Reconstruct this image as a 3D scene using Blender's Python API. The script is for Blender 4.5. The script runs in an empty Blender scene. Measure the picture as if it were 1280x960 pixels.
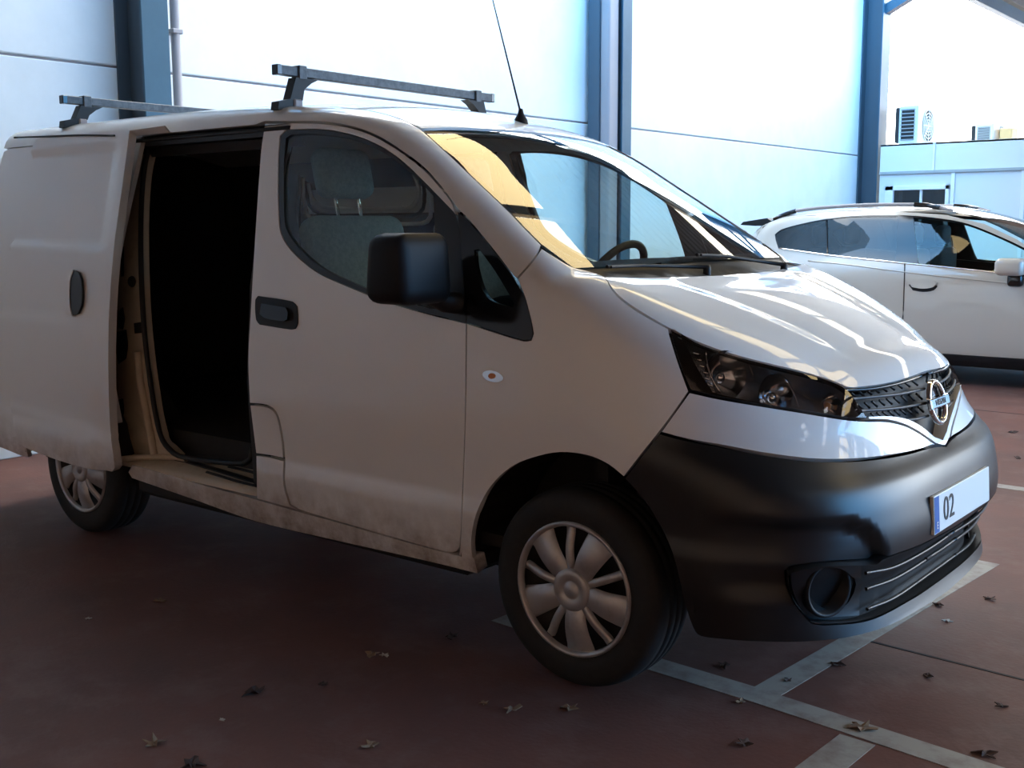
import bpy, bmesh, math, random
import numpy as np
from mathutils import Matrix, Vector
from mathutils.geometry import delaunay_2d_cdt

random.seed(7)
scene = bpy.context.scene
col = scene.collection

# ------------------------------------------------------------------ camera
CAM = np.array([1.856, -3.393, 1.362]); YAW, PITCH, ROLL, FPX = -.679, .140, -.004, 1395.0
def _axes():
    f = np.array([math.sin(YAW)*math.cos(PITCH), math.cos(YAW)*math.cos(PITCH), -math.sin(PITCH)])
    r = np.array([math.cos(YAW), -math.sin(YAW), 0]); u = np.cross(r, f)
    c, s = math.cos(ROLL), math.sin(ROLL)
    return c*r+s*u, -s*r+c*u, f
RT, UP, FW = _axes()
cam_data = bpy.data.cameras.new('camera'); cam = bpy.data.objects.new('camera', cam_data); col.objects.link(cam)
cam_data.sensor_width = 36; cam_data.lens = 36*FPX/1280; cam_data.clip_start = .05; cam_data.clip_end = 500
m = Matrix.Identity(4)
for i in range(3):
    m[i][0], m[i][1], m[i][2], m[i][3] = RT[i], UP[i], -FW[i], CAM[i]
cam.matrix_world = m
scene.camera = cam
def rays(px):
    px = np.asarray(px, float)
    d = FW+RT*((px[:, :1]-640)/FPX)-UP*((px[:, 1:2]-480)/FPX)
    return d/np.linalg.norm(d, axis=1, keepdims=True)
def hit(u, v, ax, val):
    d = rays([(u, v)])[0]; return CAM+(val-CAM[ax])/d[ax]*d

# ------------------------------------------------------------------ world, exposure
scene.view_settings.view_transform = 'Standard'; scene.view_settings.look = 'None'
scene.view_settings.gamma = 1; scene.view_settings.use_curve_mapping = False
scene.view_settings.exposure = 0.8
world = bpy.data.worlds.new('world'); scene.world = world; world.use_nodes = True
wn = world.node_tree.nodes; wl = world.node_tree.links; wn.clear()
wo = wn.new('ShaderNodeOutputWorld'); wb = wn.new('ShaderNodeBackground')
wt = wn.new('ShaderNodeTexCoord'); wd = wn.new('ShaderNodeVectorMath'); wd.operation = 'DOT_PRODUCT'
wd.inputs[1].default_value = Vector((-.6, .7, .4)).normalized()          # pale round the sun's side, deep blue opposite
wm_ = wn.new('ShaderNodeMapRange'); wm_.inputs['From Min'].default_value = -1; wm_.inputs['From Max'].default_value = 1
wr = wn.new('ShaderNodeValToRGB')
wl.new(wt.outputs['Generated'], wd.inputs[0]); wl.new(wd.outputs['Value'], wm_.inputs['Value']); wl.new(wm_.outputs[0], wr.inputs[0])
cr = wr.color_ramp.elements
cr[0].position = 0.0; cr[0].color = (.07, .32, .70, 1)
cr[1].position = 1.0; cr[1].color = (1, 1, 1, 1)
for p_, c_ in ((.45, (.13, .40, .78, 1)), (.70, (.90, .95, .98, 1)), (.86, (.95, .985, 1.0, 1))):
    e_ = cr.new(p_); e_.color = c_
wb.inputs['Strength'].default_value = 7.0
wl.new(wr.outputs[0], wb.inputs['Color']); wl.new(wb.outputs[0], wo.inputs['Surface'])

# ------------------------------------------------------------------ materials
MATS = {}
def pmat(name, colr, rough=.5, metal=0, coat=0, spec=.5, noise=None, emit=None, bump=None):
    """principled; noise=(colour2, scale, lo, hi, detail)"""
    m = bpy.data.materials.new(name); m.use_nodes = True
    nt = m.node_tree; b = nt.nodes['Principled BSDF']
    b.inputs['Base Color'].default_value = (*colr, 1); b.inputs['Roughness'].default_value = rough
    b.inputs['Metallic'].default_value = metal; b.inputs['Coat Weight'].default_value = coat
    b.inputs['Coat Roughness'].default_value = .03
    b.inputs['Specular IOR Level'].default_value = spec
    if noise or bump:
        tc = nt.nodes.new('ShaderNodeTexCoord')
    if noise:
        c2, sc, lo, hi, det = noise
        n = nt.nodes.new('ShaderNodeTexNoise'); n.inputs['Scale'].default_value = sc; n.inputs['Detail'].default_value = det
        n.inputs['Roughness'].default_value = .65
        r = nt.nodes.new('ShaderNodeValToRGB'); r.color_ramp.elements[0].position = lo; r.color_ramp.elements[1].position = hi
        r.color_ramp.elements[0].color = (*colr, 1); r.color_ramp.elements[1].color = (*c2, 1)
        nt.links.new(tc.outputs['Object'], n.inputs['Vector']); nt.links.new(n.outputs['Fac'], r.inputs[0])
        nt.links.new(r.outputs[0], b.inputs['Base Color'])
    if bump:
        sc, st = bump
        n2 = nt.nodes.new('ShaderNodeTexNoise'); n2.inputs['Scale'].default_value = sc; n2.inputs['Detail'].default_value = 5
        bp = nt.nodes.new('ShaderNodeBump'); bp.inputs['Strength'].default_value = st; bp.inputs['Distance'].default_value = .01
        nt.links.new(tc.outputs['Object'], n2.inputs['Vector']); nt.links.new(n2.outputs['Fac'], bp.inputs['Height'])
        nt.links.new(bp.outputs[0], b.inputs['Normal'])
    if emit:
        b.inputs['Emission Color'].default_value = (*emit[0], 1); b.inputs['Emission Strength'].default_value = emit[1]
    MATS[name] = m
    return m
def glass_mat(name, tint, ior=1.5, rough=0.0, refl=1.0):
    m = bpy.data.materials.new(name); m.use_nodes = True; nt = m.node_tree; nt.nodes.clear()
    o = nt.nodes.new('ShaderNodeOutputMaterial'); mx = nt.nodes.new('ShaderNodeMixShader')
    t = nt.nodes.new('ShaderNodeBsdfTransparent'); g = nt.nodes.new('ShaderNodeBsdfGlossy'); f = nt.nodes.new('ShaderNodeFresnel')
    t.inputs['Color'].default_value = (*tint, 1); g.inputs['Roughness'].default_value = rough; f.inputs['IOR'].default_value = ior
    g.inputs['Color'].default_value = (refl, refl, refl, 1)
    nt.links.new(f.outputs[0], mx.inputs[0]); nt.links.new(t.outputs[0], mx.inputs[1]); nt.links.new(g.outputs[0], mx.inputs[2])
    nt.links.new(mx.outputs[0], o.inputs['Surface']); MATS[name] = m
    return m
def paint_mat(name, colr, dirt=(.20, .12, .065), z0=.26, z1=.52):
    """clear-coated body paint with splashed road dirt low on the panels"""
    m = pmat(name, colr, .38, 0, .9, .5); nt = m.node_tree; b = nt.nodes['Principled BSDF']
    g = nt.nodes.new('ShaderNodeNewGeometry'); s = nt.nodes.new('ShaderNodeSeparateXYZ')
    n = nt.nodes.new('ShaderNodeTexNoise'); n.inputs['Scale'].default_value = 9; n.inputs['Detail'].default_value = 8; n.inputs['Roughness'].default_value = .7
    mr = nt.nodes.new('ShaderNodeMapRange'); mr.inputs['From Min'].default_value = z1; mr.inputs['From Max'].default_value = z0
    ad = nt.nodes.new('ShaderNodeMath'); ad.operation = 'MULTIPLY'
    rr = nt.nodes.new('ShaderNodeMapRange'); rr.inputs['From Min'].default_value = .30; rr.inputs['From Max'].default_value = .66
    mx = nt.nodes.new('ShaderNodeMix'); mx.data_type = 'RGBA'
    mx.inputs['A'].default_value = (*colr, 1); mx.inputs['B'].default_value = (*dirt, 1)
    L = nt.links.new
    L(g.outputs['Position'], s.inputs[0]); L(s.outputs['Z'], mr.inputs['Value']); L(g.outputs['Position'], n.inputs['Vector'])
    L(n.outputs['Fac'], rr.inputs['Value']); L(mr.outputs[0], ad.inputs[0]); L(rr.outputs[0], ad.inputs[1])
    L(ad.outputs[0], mx.inputs['Factor']); L(mx.outputs['Result'], b.inputs['Base Color'])
    return m
paint_mat('van_white', (.78, .78, .77))
paint_mat('suv_pearl', (.50, .455, .39), z0=.1, z1=.3)
pmat('black_plastic', (.010, .010, .011), .5, spec=.3, noise=((.014, .014, .015), 14, .45, .7, 4))
pmat('bumper_plastic', (.009, .010, .011), .34, spec=.5, noise=((.014, .014, .015), 6, .45, .75, 5))
pmat('dark_trim', (.010, .010, .011), .35)
pmat('gloss_black', (.008, .008, .009), .12)
pmat('rubber', (.011, .011, .011), .75, noise=((.022, .02, .018), 30, .5, .8, 4))
pmat('seal_rubber', (.008, .008, .008), .6)
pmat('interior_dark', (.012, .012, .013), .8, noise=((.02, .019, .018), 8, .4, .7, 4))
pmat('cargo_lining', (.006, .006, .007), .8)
pmat('interior_grey', (.48, .50, .51), .6)
pmat('panel_grey', (.85, .88, .89), .45)
pmat('mirror_black', (.008, .008, .009), .5, spec=.18)
pmat('seat_fabric', (.26, .33, .36), .9, noise=((.33, .40, .43), 60, .4, .6, 3))
pmat('dash_plastic', (.07, .075, .075), .55)
pmat('jamb_paint', (.50, .42, .31), .5, noise=((.30, .22, .14), 5, .5, .75, 5))
pmat('hubcap_silver', (.46, .45, .45), .38, .55, noise=((.30, .27, .25), 12, .5, .8, 4))
pmat('rim_steel', (.03, .03, .032), .5, .3)
pmat('chrome', (.85, .85, .86), .08, 1)
pmat('lamp_reflector', (.75, .75, .76), .12, 1)
pmat('lamp_dark', (.50, .51, .53), .24, .85)
pmat('grille_grey', (.05, .053, .058), .45)
pmat('amber_bulb', (.65, .22, .06), .3)
pmat('bar_steel', (.10, .108, .115), .5, .25, noise=((.05, .055, .062), 35, .4, .65, 5))
pmat('plate_white', (.80, .82, .80), .35)
pmat('plate_blue', (.01, .12, .42), .35)
pmat('ink', (.012, .012, .014), .5)
glass_mat('clear_lens', (.92, .94, .96), 1.5)
glass_mat('windscreen_glass', (.90, 1.0, .97), 1.62)
glass_mat('side_glass', (.84, 1.0, .97), 1.5)
glass_mat('dark_glass', (.08, .10, .10), 1.5)
glass_mat('small_glass', (.4, .45, .45), 1.5)
M = MATS

# ------------------------------------------------------------------ object helpers
def link(name, me, parent=None, mats=()):
    o = bpy.data.objects.new(name, me); col.objects.link(o)
    for mm in mats: me.materials.append(M[mm])
    if parent is not None: o.parent = parent
    return o
def tag(o, label=None, cat=None, group=None, kind=None):
    if label: o['label'] = label
    if cat: o['category'] = cat
    if group: o['group'] = group
    if kind: o['kind'] = kind
    return o
def empty(name, loc=(0, 0, 0), label=None, cat=None, group=None):
    o = bpy.data.objects.new(name, None); col.objects.link(o); o.location = loc; o.empty_display_size = .2
    return tag(o, label, cat, group)
def part(name, me, parent, mats):
    """mesh given in world coordinates, parented to an unrotated empty"""
    o = link(name, me, parent, mats)
    p = parent; off = Vector((0, 0, 0))
    while p is not None:
        off += p.location; p = p.parent
    if off.length > 0: me.transform(Matrix.Translation(-off))
    return o
def mesh_of(verts, faces, smooth=False, mi=None):
    me = bpy.data.meshes.new('m'); me.from_pydata([tuple(map(float, v)) for v in verts], [], [tuple(f) for f in faces])
    if mi is not None: me.polygons.foreach_set('material_index', mi)
    if smooth: me.polygons.foreach_set('use_smooth', [True]*len(me.polygons))
    me.update()
    return me
def bm_mesh(bm, smooth=False):
    me = bpy.data.meshes.new('m'); bmesh.ops.recalc_face_normals(bm, faces=bm.faces); bm.to_mesh(me); bm.free()
    if smooth: me.polygons.foreach_set('use_smooth', [True]*len(me.polygons))
    return me
def box_bm(bm, lo, hi, bevel=0, mat=None, seg=1):
    r = bmesh.ops.create_cube(bm, size=1); vs = r['verts']
    for v in vs:
        v.co = Vector([lo[i]+(v.co[i]+.5)*(hi[i]-lo[i]) for i in range(3)])
    if bevel:
        es = list({e for v in vs for e in v.link_edges})
        bmesh.ops.bevel(bm, geom=es, offset=bevel, segments=seg, affect='EDGES', profile=.5)
    if mat is not None: bmesh.ops.transform(bm, matrix=mat, verts=vs if not bevel else bm.verts)
def box_mesh(lo, hi, bevel=0, seg=1, smooth=False):
    bm = bmesh.new(); box_bm(bm, lo, hi, bevel, None, seg); return bm_mesh(bm, smooth)
def tube_mesh(pts, r, n=8, caps=True, r_end=None):
    pts = [Vector(p) for p in pts]; V = []; Fc = []
    up = Vector((0, 0, 1)); k = len(pts)
    for i, p in enumerate(pts):
        t = (pts[min(i+1, k-1)]-pts[max(i-1, 0)]).normalized()
        a = t.cross(up)
        if a.length < 1e-3: a = t.cross(Vector((1, 0, 0)))
        a.normalize(); b = a.cross(t)
        rr = r if r_end is None else r+(r_end-r)*i/(k-1)
        for j in range(n):
            th = 2*math.pi*j/n; V.append(p+a*(rr*math.cos(th))+b*(rr*math.sin(th)))
    for i in range(k-1):
        for j in range(n):
            Fc.append((i*n+j, i*n+(j+1) % n, (i+1)*n+(j+1) % n, (i+1)*n+j))
    if caps: Fc.append(tuple(range(n))); Fc.append(tuple((k-1)*n+j for j in reversed(range(n))))
    return mesh_of(V, Fc, True)
def lathe_mesh(prof, n=48, axis='y', smooth=True):
    """prof: (radius, offset) pairs, revolved about the axis"""
    V = []; Fc = []; k = len(prof)
    for j in range(n):
        th = 2*math.pi*j/n; c, s = math.cos(th), math.sin(th)
        for r, h in prof:
            V.append((r*c, h, r*s) if axis == 'y' else (r*c, r*s, h) if axis == 'z' else (h, r*c, r*s))
    for j in range(n):
        for i in range(k-1):
            a = j*k+i; b = ((j+1) % n)*k+i
            Fc.append((a, a+1, b+1, b))
    me = mesh_of(V, Fc, smooth)
    return me
def extrude_poly(pts2, depth0, depth1, to3):
    n = len(pts2); V = [to3(p, depth0) for p in pts2]+[to3(p, depth1) for p in pts2]
    Fc = [tuple(range(n)), tuple(reversed(range(n, 2*n)))]
    for i in range(n): Fc.append((i, n+i, n+(i+1) % n, (i+1) % n))
    bm = bmesh.new(); me = mesh_of(V, Fc); bm.from_mesh(me); bpy.data.meshes.remove(me)
    return bm_mesh(bm)
def mirror_mesh(me):
    c = me.copy(); c.transform(Matrix.Scale(-1, 4, (0, 1, 0))); c.flip_normals()
    return c
# ---- implicit body helpers (numpy) ----
def pchip(xs, ys):
    xs = np.array(xs, float); ys = np.array(ys, float)
    h = np.diff(xs); d = np.diff(ys)/h
    m = np.zeros_like(ys); m[0] = d[0]; m[-1] = d[-1]
    for i in range(1, len(xs)-1):
        if d[i-1]*d[i] > 0:
            w1 = 2*h[i]+h[i-1]; w2 = h[i]+2*h[i-1]
            m[i] = (w1+w2)/(w1/d[i-1]+w2/d[i])
    def f(x):
        x = np.clip(np.asarray(x, float), xs[0], xs[-1])
        i = np.clip(np.searchsorted(xs, x)-1, 0, len(xs)-2)
        t = (x-xs[i])/h[i]
        return ((1+2*t)*(1-t)**2*ys[i]+t*(1-t)**2*h[i]*m[i]+t*t*(3-2*t)*ys[i+1]+t*t*(t-1)*h[i]*m[i+1])
    return f
def smax(a, b, k):
    h = np.maximum(k-np.abs(a-b), 0)/k
    return np.maximum(a, b)+h*h*k*.25
def sstep(a, b, x):
    t = np.clip((x-a)/(b-a), 0, 1); return t*t*(3-2*t)

W_ = pchip([.15,.22,.28,.34,.42,.48,.53,.62,.75,.90,1.02,1.10,1.25,1.45,1.65,1.80,1.95],
           [.770,.800,.820,.834,.845,.847,.836,.840,.8475,.843,.830,.817,.790,.742,.690,.655,.62])
X0_ = pchip([.15,.20,.24,.28,.34,.42,.52,.60,.675,.705,.74,.80,.86,.92,1.0,1.1,1.3],
            [.72,.785,.827,.815,.802,.836,.856,.843,.822,.796,.780,.765,.75,.735,.70,.65,.50])
XC_ = pchip([.15,.3,.6,.7,.8,.95,1.1,1.3],[.25,.28,.28,.22,.05,-.05,-.05,-.1])
N_ = pchip([.15,.3,.6,.7,.8,.95,1.3],[3.0,3.2,3.2,3.0,2.6,2.4,2.4])
ZH_ = pchip([-.3,-.1,.09,.2,.3,.4,.5,.6,.68,.74,.80,.9],[1.24,1.228,1.205,1.178,1.145,1.105,1.058,.998,.928,.86,.77,.6])
CH_ = pchip([0,.3,.67,.9],[.0,.10,.18,.2])
ZG_ = pchip([-3.7,-3.4,-2.9,-2.3,-1.8,-1.4,-1.1,-.92,-.76,-.5,-.185,.08,.4],
            [1.87,1.872,1.874,1.874,1.866,1.847,1.815,1.774,1.708,1.556,1.362,1.198,1.0])
def van_F(P):
    x, y, z = P[..., 0], np.abs(P[..., 1]), P[..., 2]
    W = W_(z) - .03*sstep(-1.3, 0.0, x)*sstep(1.05, 1.7, z)
    a = np.maximum(0, (x-XC_(z))/(X0_(z)-XC_(z)))
    n = N_(z)
    s = (a**n+(y/W)**n+1e-12)**(1/n)
    fs = (s-1)*W
    fr = -3.56-x
    fs = smax(fs, fr, .10)
    zg = ZG_(x)-.12*y*y
    zh = ZH_(x)-CH_(x)*y*y
    ft = (z-np.maximum(zg, zh))*np.where(zg > zh, .86, .93)
    k = np.where(x > -.1, .14, .09)
    k = .055+.075*sstep(-.15, .12, x)+.02*sstep(-.9, -1.4, x)
    return smax(fs, ft, k)
def hit_F(F, o, d, t0, t1, n=400):
    """first F<=0 along rays o+t*d (arrays), nan if none"""
    o = np.asarray(o, float); d = np.asarray(d, float)
    ts = np.linspace(t0, t1, n)
    lo = np.full(d.shape[0], np.nan); hi = lo.copy()
    P = o[None]+ts[:, None, None]*d[None] if o.ndim == 2 else o+ts[:, None, None]*d[None]
    v = F(P) <= 0
    any_ = v.any(0); i = v.argmax(0)
    lo = ts[np.maximum(i-1, 0)]; hi = ts[i]
    for _ in range(30):
        m = (lo+hi)/2; ins = F(o+m[:, None]*d) <= 0
        hi = np.where(ins, m, hi); lo = np.where(ins, lo, m)
    r = o+hi[:, None]*d
    r[~any_] = np.nan
    return r
def grad_F(F, P, e=2e-3):
    g = np.zeros_like(P)
    for i in range(3):
        d = np.zeros(3); d[i] = e
        g[:, i] = F(P+d)-F(P-d)
    return g/np.maximum(np.linalg.norm(g, axis=1, keepdims=True), 1e-9)

class Surf:
    """an implicit body seen through a parametrisation: 'side', 'top', 'sph', 'cyl', 'rear'"""
    def __init__(self, F, y0=0., c0=(-.55, 0, .55), half=1.3):
        self.F = F; self.y0 = y0; self.c0 = np.array(c0, float)+np.array([0, y0, 0]); self.half = half
    def to2(self, P, mode):
        P = np.asarray(P, float)
        if mode == 'side': return P[:, [0, 2]]
        if mode == 'top': return P[:, [0, 1]]
        if mode == 'rear': return P[:, [1, 2]]
        if mode == 'sph':
            d = P-self.c0; az = np.arctan2(d[:, 1], d[:, 0]); el = np.arctan2(d[:, 2], np.hypot(d[:, 0], d[:, 1]))
            return np.stack([az, el], 1)
        if mode == 'cyl':
            return np.stack([P[:, 0], np.arctan2(P[:, 2]-1.0, -(P[:, 1]-self.y0))], 1)
    def to3(self, Q, mode):
        Q = np.asarray(Q, float); n = len(Q); z = np.zeros(n); o1 = np.ones(n)
        if mode == 'side': o = np.stack([Q[:, 0], z+self.y0-self.half, Q[:, 1]], 1); d = np.tile([0, 1., 0], (n, 1)); L = self.half
        elif mode == 'top': o = np.stack([Q[:, 0], Q[:, 1], z+2.3], 1); d = np.tile([0, 0, -1.], (n, 1)); L = 1.9
        elif mode == 'rear': o = np.stack([z-6.0, Q[:, 0], Q[:, 1]], 1); d = np.tile([1., 0, 0], (n, 1)); L = 5
        elif mode == 'sph':
            dd = np.stack([np.cos(Q[:, 1])*np.cos(Q[:, 0]), np.cos(Q[:, 1])*np.sin(Q[:, 0]), np.sin(Q[:, 1])], 1)
            o = self.c0+dd*2.4; d = -dd; L = 2.35
        elif mode == 'cyl':
            dd = np.stack([z, -np.cos(Q[:, 1]), np.sin(Q[:, 1])], 1)
            o = np.stack([Q[:, 0], z+self.y0, z+1.0], 1)+dd*1.5; d = -dd; L = 1.45
        return hit_F(self.F, o, d, 0, L, 200)
    def px(self, pts, t0=1.2, t1=9.):
        r = hit_F(self.F, CAM, rays(pts), t0, t1, 900)
        return r
    def off(self, P, a):
        return P+a*grad_F(self.F, P)

def smooth_loop(pts, closed=True, step=9., corner=38):
    """catmull-rom through a polyline, keeping sharp corners; works in any 2-D/3-D space"""
    P = [np.array(p, float) for p in pts]; n = len(P); out = []
    def is_c(i):
        if not closed and (i == 0 or i == n-1): return True
        a = P[i]-P[i-1]; b = P[(i+1) % n]-P[i]
        na, nb = np.linalg.norm(a), np.linalg.norm(b)
        if na < 1e-9 or nb < 1e-9: return True
        return np.degrees(np.arccos(np.clip(a@b/na/nb, -1, 1))) > corner
    for i in range(n if closed else n-1):
        p1, p2 = P[i], P[(i+1) % n]
        p0 = p1-(p2-p1) if is_c(i) else P[i-1]
        p3 = p2+(p2-p1) if is_c((i+1) % n) else P[(i+2) % n]
        L = np.linalg.norm(p2-p1); k = max(1, int(math.ceil(L/step)))
        # centripetal-like tangents scaled to this segment
        t1 = (p2-p0)/(np.linalg.norm(p2-p1)+np.linalg.norm(p1-p0)+1e-9)*L
        t2 = (p3-p1)/(np.linalg.norm(p3-p2)+np.linalg.norm(p2-p1)+1e-9)*L
        for j in range(k):
            t = j/k
            out.append((1+2*t)*(1-t)**2*p1+t*(1-t)**2*t1+t*t*(3-2*t)*p2+t*t*(t-1)*t2)
    if not closed: out.append(P[-1])
    return np.array(out)
def inside(Q, poly):
    x, y = Q[:, 0], Q[:, 1]; r = np.zeros(len(Q), bool); n = len(poly); j = n-1
    for i in range(n):
        xi, yi = poly[i]; xj, yj = poly[j]
        c = ((yi > y) != (yj > y)) & (x < (xj-xi)*(y-yi)/(yj-yi+1e-15)+xi)
        r ^= c; j = i
    return r
def inset(poly, d):
    n = len(poly); A = np.array(poly)
    area = .5*np.sum(A[:, 0]*np.roll(A[:, 1], -1)-np.roll(A[:, 0], -1)*A[:, 1])
    s = 1 if area > 0 else -1
    e1 = A-np.roll(A, 1, 0); e2 = np.roll(A, -1, 0)-A
    n1 = np.stack([-e1[:, 1], e1[:, 0]], 1); n2 = np.stack([-e2[:, 1], e2[:, 0]], 1)
    n1 /= np.maximum(np.linalg.norm(n1, axis=1, keepdims=True), 1e-12); n2 /= np.maximum(np.linalg.norm(n2, axis=1, keepdims=True), 1e-12)
    b = n1+n2; L = np.maximum(np.linalg.norm(b, axis=1, keepdims=True), .7); b = b/L*np.minimum(2/L, 1.6)
    return A+s*d*b
def panel_mesh(S, loop, mode, holes=(), thick=.018, gap=.0022, off=0., h=.03, outer=True, inner=True, disp=None):
    sc = .95 if mode == 'sph' else 1.0
    scale = np.array([sc, sc]) if mode == 'sph' else np.array([1., .75]) if mode == 'cyl' else np.array([1., 1.])
    def prep(P, g):
        P = np.asarray(P); P = P[~np.isnan(P[:, 0])]; Q = S.to2(P, mode)*scale
        Q2 = [Q[0]]                                    # densify and drop near-duplicates
        for i in range(1, len(Q)+1):
            a, b = Q[i-1], Q[i % len(Q)]; L = np.linalg.norm(b-a); k = max(1, int(math.ceil(L/(h*.9))))
            for j in range(1, k+1):
                q = a+(b-a)*j/k
                if np.linalg.norm(q-Q2[-1]) > .0035: Q2.append(q)
        if np.linalg.norm(Q2[0]-Q2[-1]) < .0035: Q2.pop()
        return inset(Q2, g) if g else np.array(Q2)
    P = prep(loop, gap); H = [prep(k, -gap) for k in holes]
    lo, hi = P.min(0), P.max(0)
    gx, gy = np.meshgrid(np.arange(lo[0]+h/2, hi[0], h), np.arange(lo[1]+h/2, hi[1], h))
    gx[1::2] += h/2
    G = np.stack([gx.ravel(), gy.ravel()], 1)
    ok = inside(G, P)
    for k in H: ok &= ~inside(G, k)
    G = G[ok]
    allb = np.concatenate([P]+H)
    if len(G):
        d = np.min(np.linalg.norm(G[:, None]-allb[None], axis=2), axis=1); G = G[d > h*.45]
    V2 = np.concatenate([allb, G]); edges = []; base = 0
    for k in [P]+H:
        n = len(k); edges += [(base+i, base+(i+1) % n) for i in range(n)]; base += n
    r = delaunay_2d_cdt([Vector(v) for v in V2], edges, [], 0, 1e-7)
    Q = np.array([v[:] for v in r[0]]); T = np.array([f for f in r[2] if len(f) == 3], int)
    cen = Q[T].mean(1); ok = inside(cen, P)
    for k in H: ok &= ~inside(cen, k)
    T = T[ok]
    X = S.to3(Q/scale, mode)
    bad = np.isnan(X[:, 0])
    if bad.any():
        gi = np.where(~bad)[0]
        for i in np.where(bad)[0]:
            X[i] = X[gi[np.argmin(np.linalg.norm(Q[gi]-Q[i], axis=1))]]
    N = grad_F(S.F, X)
    o = np.full(len(X), float(off))
    if disp is not None: o = o+disp(X)
    X = X+N*o[:, None]
    # orient triangles outward
    fn = np.cross(X[T[:, 1]]-X[T[:, 0]], X[T[:, 2]]-X[T[:, 0]])
    fl = np.sum(fn*N[T].mean(1), axis=1) < 0
    T[fl] = T[fl][:, ::-1]
    if disp is not None:                                # normals of the displaced sheet
        fn = np.cross(X[T[:, 1]]-X[T[:, 0]], X[T[:, 2]]-X[T[:, 0]]); N = np.zeros_like(X)
        for k in range(3): np.add.at(N, T[:, k], fn)
        N /= np.maximum(np.linalg.norm(N, axis=1, keepdims=True), 1e-12)
    cnt = {}
    for t in T:
        for k in range(3):
            a, b = int(t[k]), int(t[(k+1) % 3]); cnt[(a, b)] = 1
    bnd = [e for e in cnt if (e[1], e[0]) not in cnt]
    V = []; NN = []; Fc = []; nv = len(X); mi = []
    Xi = X-N*thick
    if outer: V += list(X); NN += list(N); Fc += [tuple(t) for t in T]; mi += [0]*len(T)
    if inner and thick > 0:
        b0 = len(V); V += list(Xi); NN += list(-N); Fc += [tuple(b0+t[::-1]) for t in T]; mi += [1]*len(T)
    if thick > 0:
        rn = {}
        for a, b in bnd:
            q = np.cross(X[b]-X[a], N[a]); q /= max(np.linalg.norm(q), 1e-12)
            for c in (a, b): rn[c] = rn.get(c, 0)+q
        idx = {}
        b0 = len(V)
        for c in rn:
            idx[c] = len(V); q = rn[c]/max(np.linalg.norm(rn[c]), 1e-12)
            V += [X[c], Xi[c]]; NN += [q, q]
        for a, b in bnd:
            Fc.append((idx[b], idx[a], idx[a]+1, idx[b]+1)); mi.append(0)
    return np.array(V), Fc, mi, np.array(NN)
def data_mesh(D, mirror=None):
    V, Fc, mi, NN = D
    if mirror is not None:
        V = V.copy(); NN = NN.copy(); V[:, 1] = 2*mirror-V[:, 1]; NN[:, 1] *= -1; Fc = [tuple(reversed(f)) for f in Fc]
    me = mesh_of(V, Fc, True, mi)
    me.normals_split_custom_set_from_vertices([tuple(map(float, q)) for q in NN])
    return me
def panel(name, parent, S, loop, mode, mats, both=True, **kw):
    """a body panel cut out of the implicit surface; both=True adds its twin on the other flank"""
    if isinstance(mats, str): mats = (mats, mats)
    loop = np.asarray(loop)
    loop = loop[~np.isnan(loop[:, 0])]
    D = panel_mesh(S, loop, mode, **kw)
    pars = parent if isinstance(parent, (tuple, list)) else (parent, parent)
    r = [part(name, data_mesh(D), pars[0], mats)]
    if both: r.append(part(name, data_mesh(D, S.y0), pars[1], mats))
    return r
def sym(half):
    """close a near-half polyline (both ends brought onto the centre line) with its mirror image"""
    H = [np.array(p, float) for p in half if not np.isnan(p[0])]
    for rev in (0, 1):
        if rev: H = H[::-1]
        while len(H) > 3 and H[0][1] > 0 and H[1][1] > 0: H.pop(0)
        a, b = H[0], H[1]
        if a[1] > 0: H[0] = a+(b-a)*(a[1]/(a[1]-b[1]))
        elif a[1] < -.003:
            d = a-b
            if d[1] > .002 and -a[1]/d[1] < 8: H.insert(0, a+d*(-a[1]/d[1])*np.array([.3, 1, .3]))
        H[0][1] = 0
        if rev: H = H[::-1]
    half = np.array(H)
    return np.concatenate([half, (half[1:-1]*np.array([1, -1, 1]))[::-1]])
# ------------------------------------------------------------------ the shed: floor, wall, columns, roof
pmat('floor_red', (.17, .072, .055), .6, spec=.22, noise=((.115, .060, .050), 1.1, .38, .66, 9), bump=(60, .12))
nt = M['floor_red'].node_tree; b = nt.nodes['Principled BSDF']
tc = nt.nodes.new('ShaderNodeTexCoord'); n2 = nt.nodes.new('ShaderNodeTexNoise'); n2.inputs['Scale'].default_value = 3.7; n2.inputs['Detail'].default_value = 10; n2.inputs['Roughness'].default_value = .7
r2 = nt.nodes.new('ShaderNodeValToRGB'); r2.color_ramp.elements[0].position = .50; r2.color_ramp.elements[1].position = .72
r2.color_ramp.elements[0].color = (0, 0, 0, 1); r2.color_ramp.elements[1].color = (1, 1, 1, 1)
mx = nt.nodes.new('ShaderNodeMix'); mx.data_type = 'RGBA'; mx.inputs['B'].default_value = (.185, .105, .088, 1)
src = b.inputs['Base Color'].links[0].from_socket
nt.links.new(tc.outputs['Object'], n2.inputs['Vector']); nt.links.new(n2.outputs['Fac'], r2.inputs[0])
nt.links.new(r2.outputs[0], mx.inputs['Factor']); nt.links.new(src, mx.inputs['A']); nt.links.new(mx.outputs['Result'], b.inputs['Base Color'])
pmat('line_paint', (.34, .31, .27), .6, noise=((.20, .15, .13), 10, .45, .7, 8))
pmat('joint_dark', (.03, .022, .02), .8)
pmat('wall_white', (.80, .84, .84), .7, noise=((.72, .77, .77), 1.5, .4, .7, 6))
pmat('joint_grey', (.45, .38, .37), .9)
pmat('column_blue', (.030, .085, .125), .45, noise=((.036, .096, .14), 5, .4, .7, 4))
pmat('column_edge', (.06, .09, .115), .5)
pmat('pipe_grey', (.33, .30, .30), .55)
pmat('roof_metal', (.17, .14, .115), .6)
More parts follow.
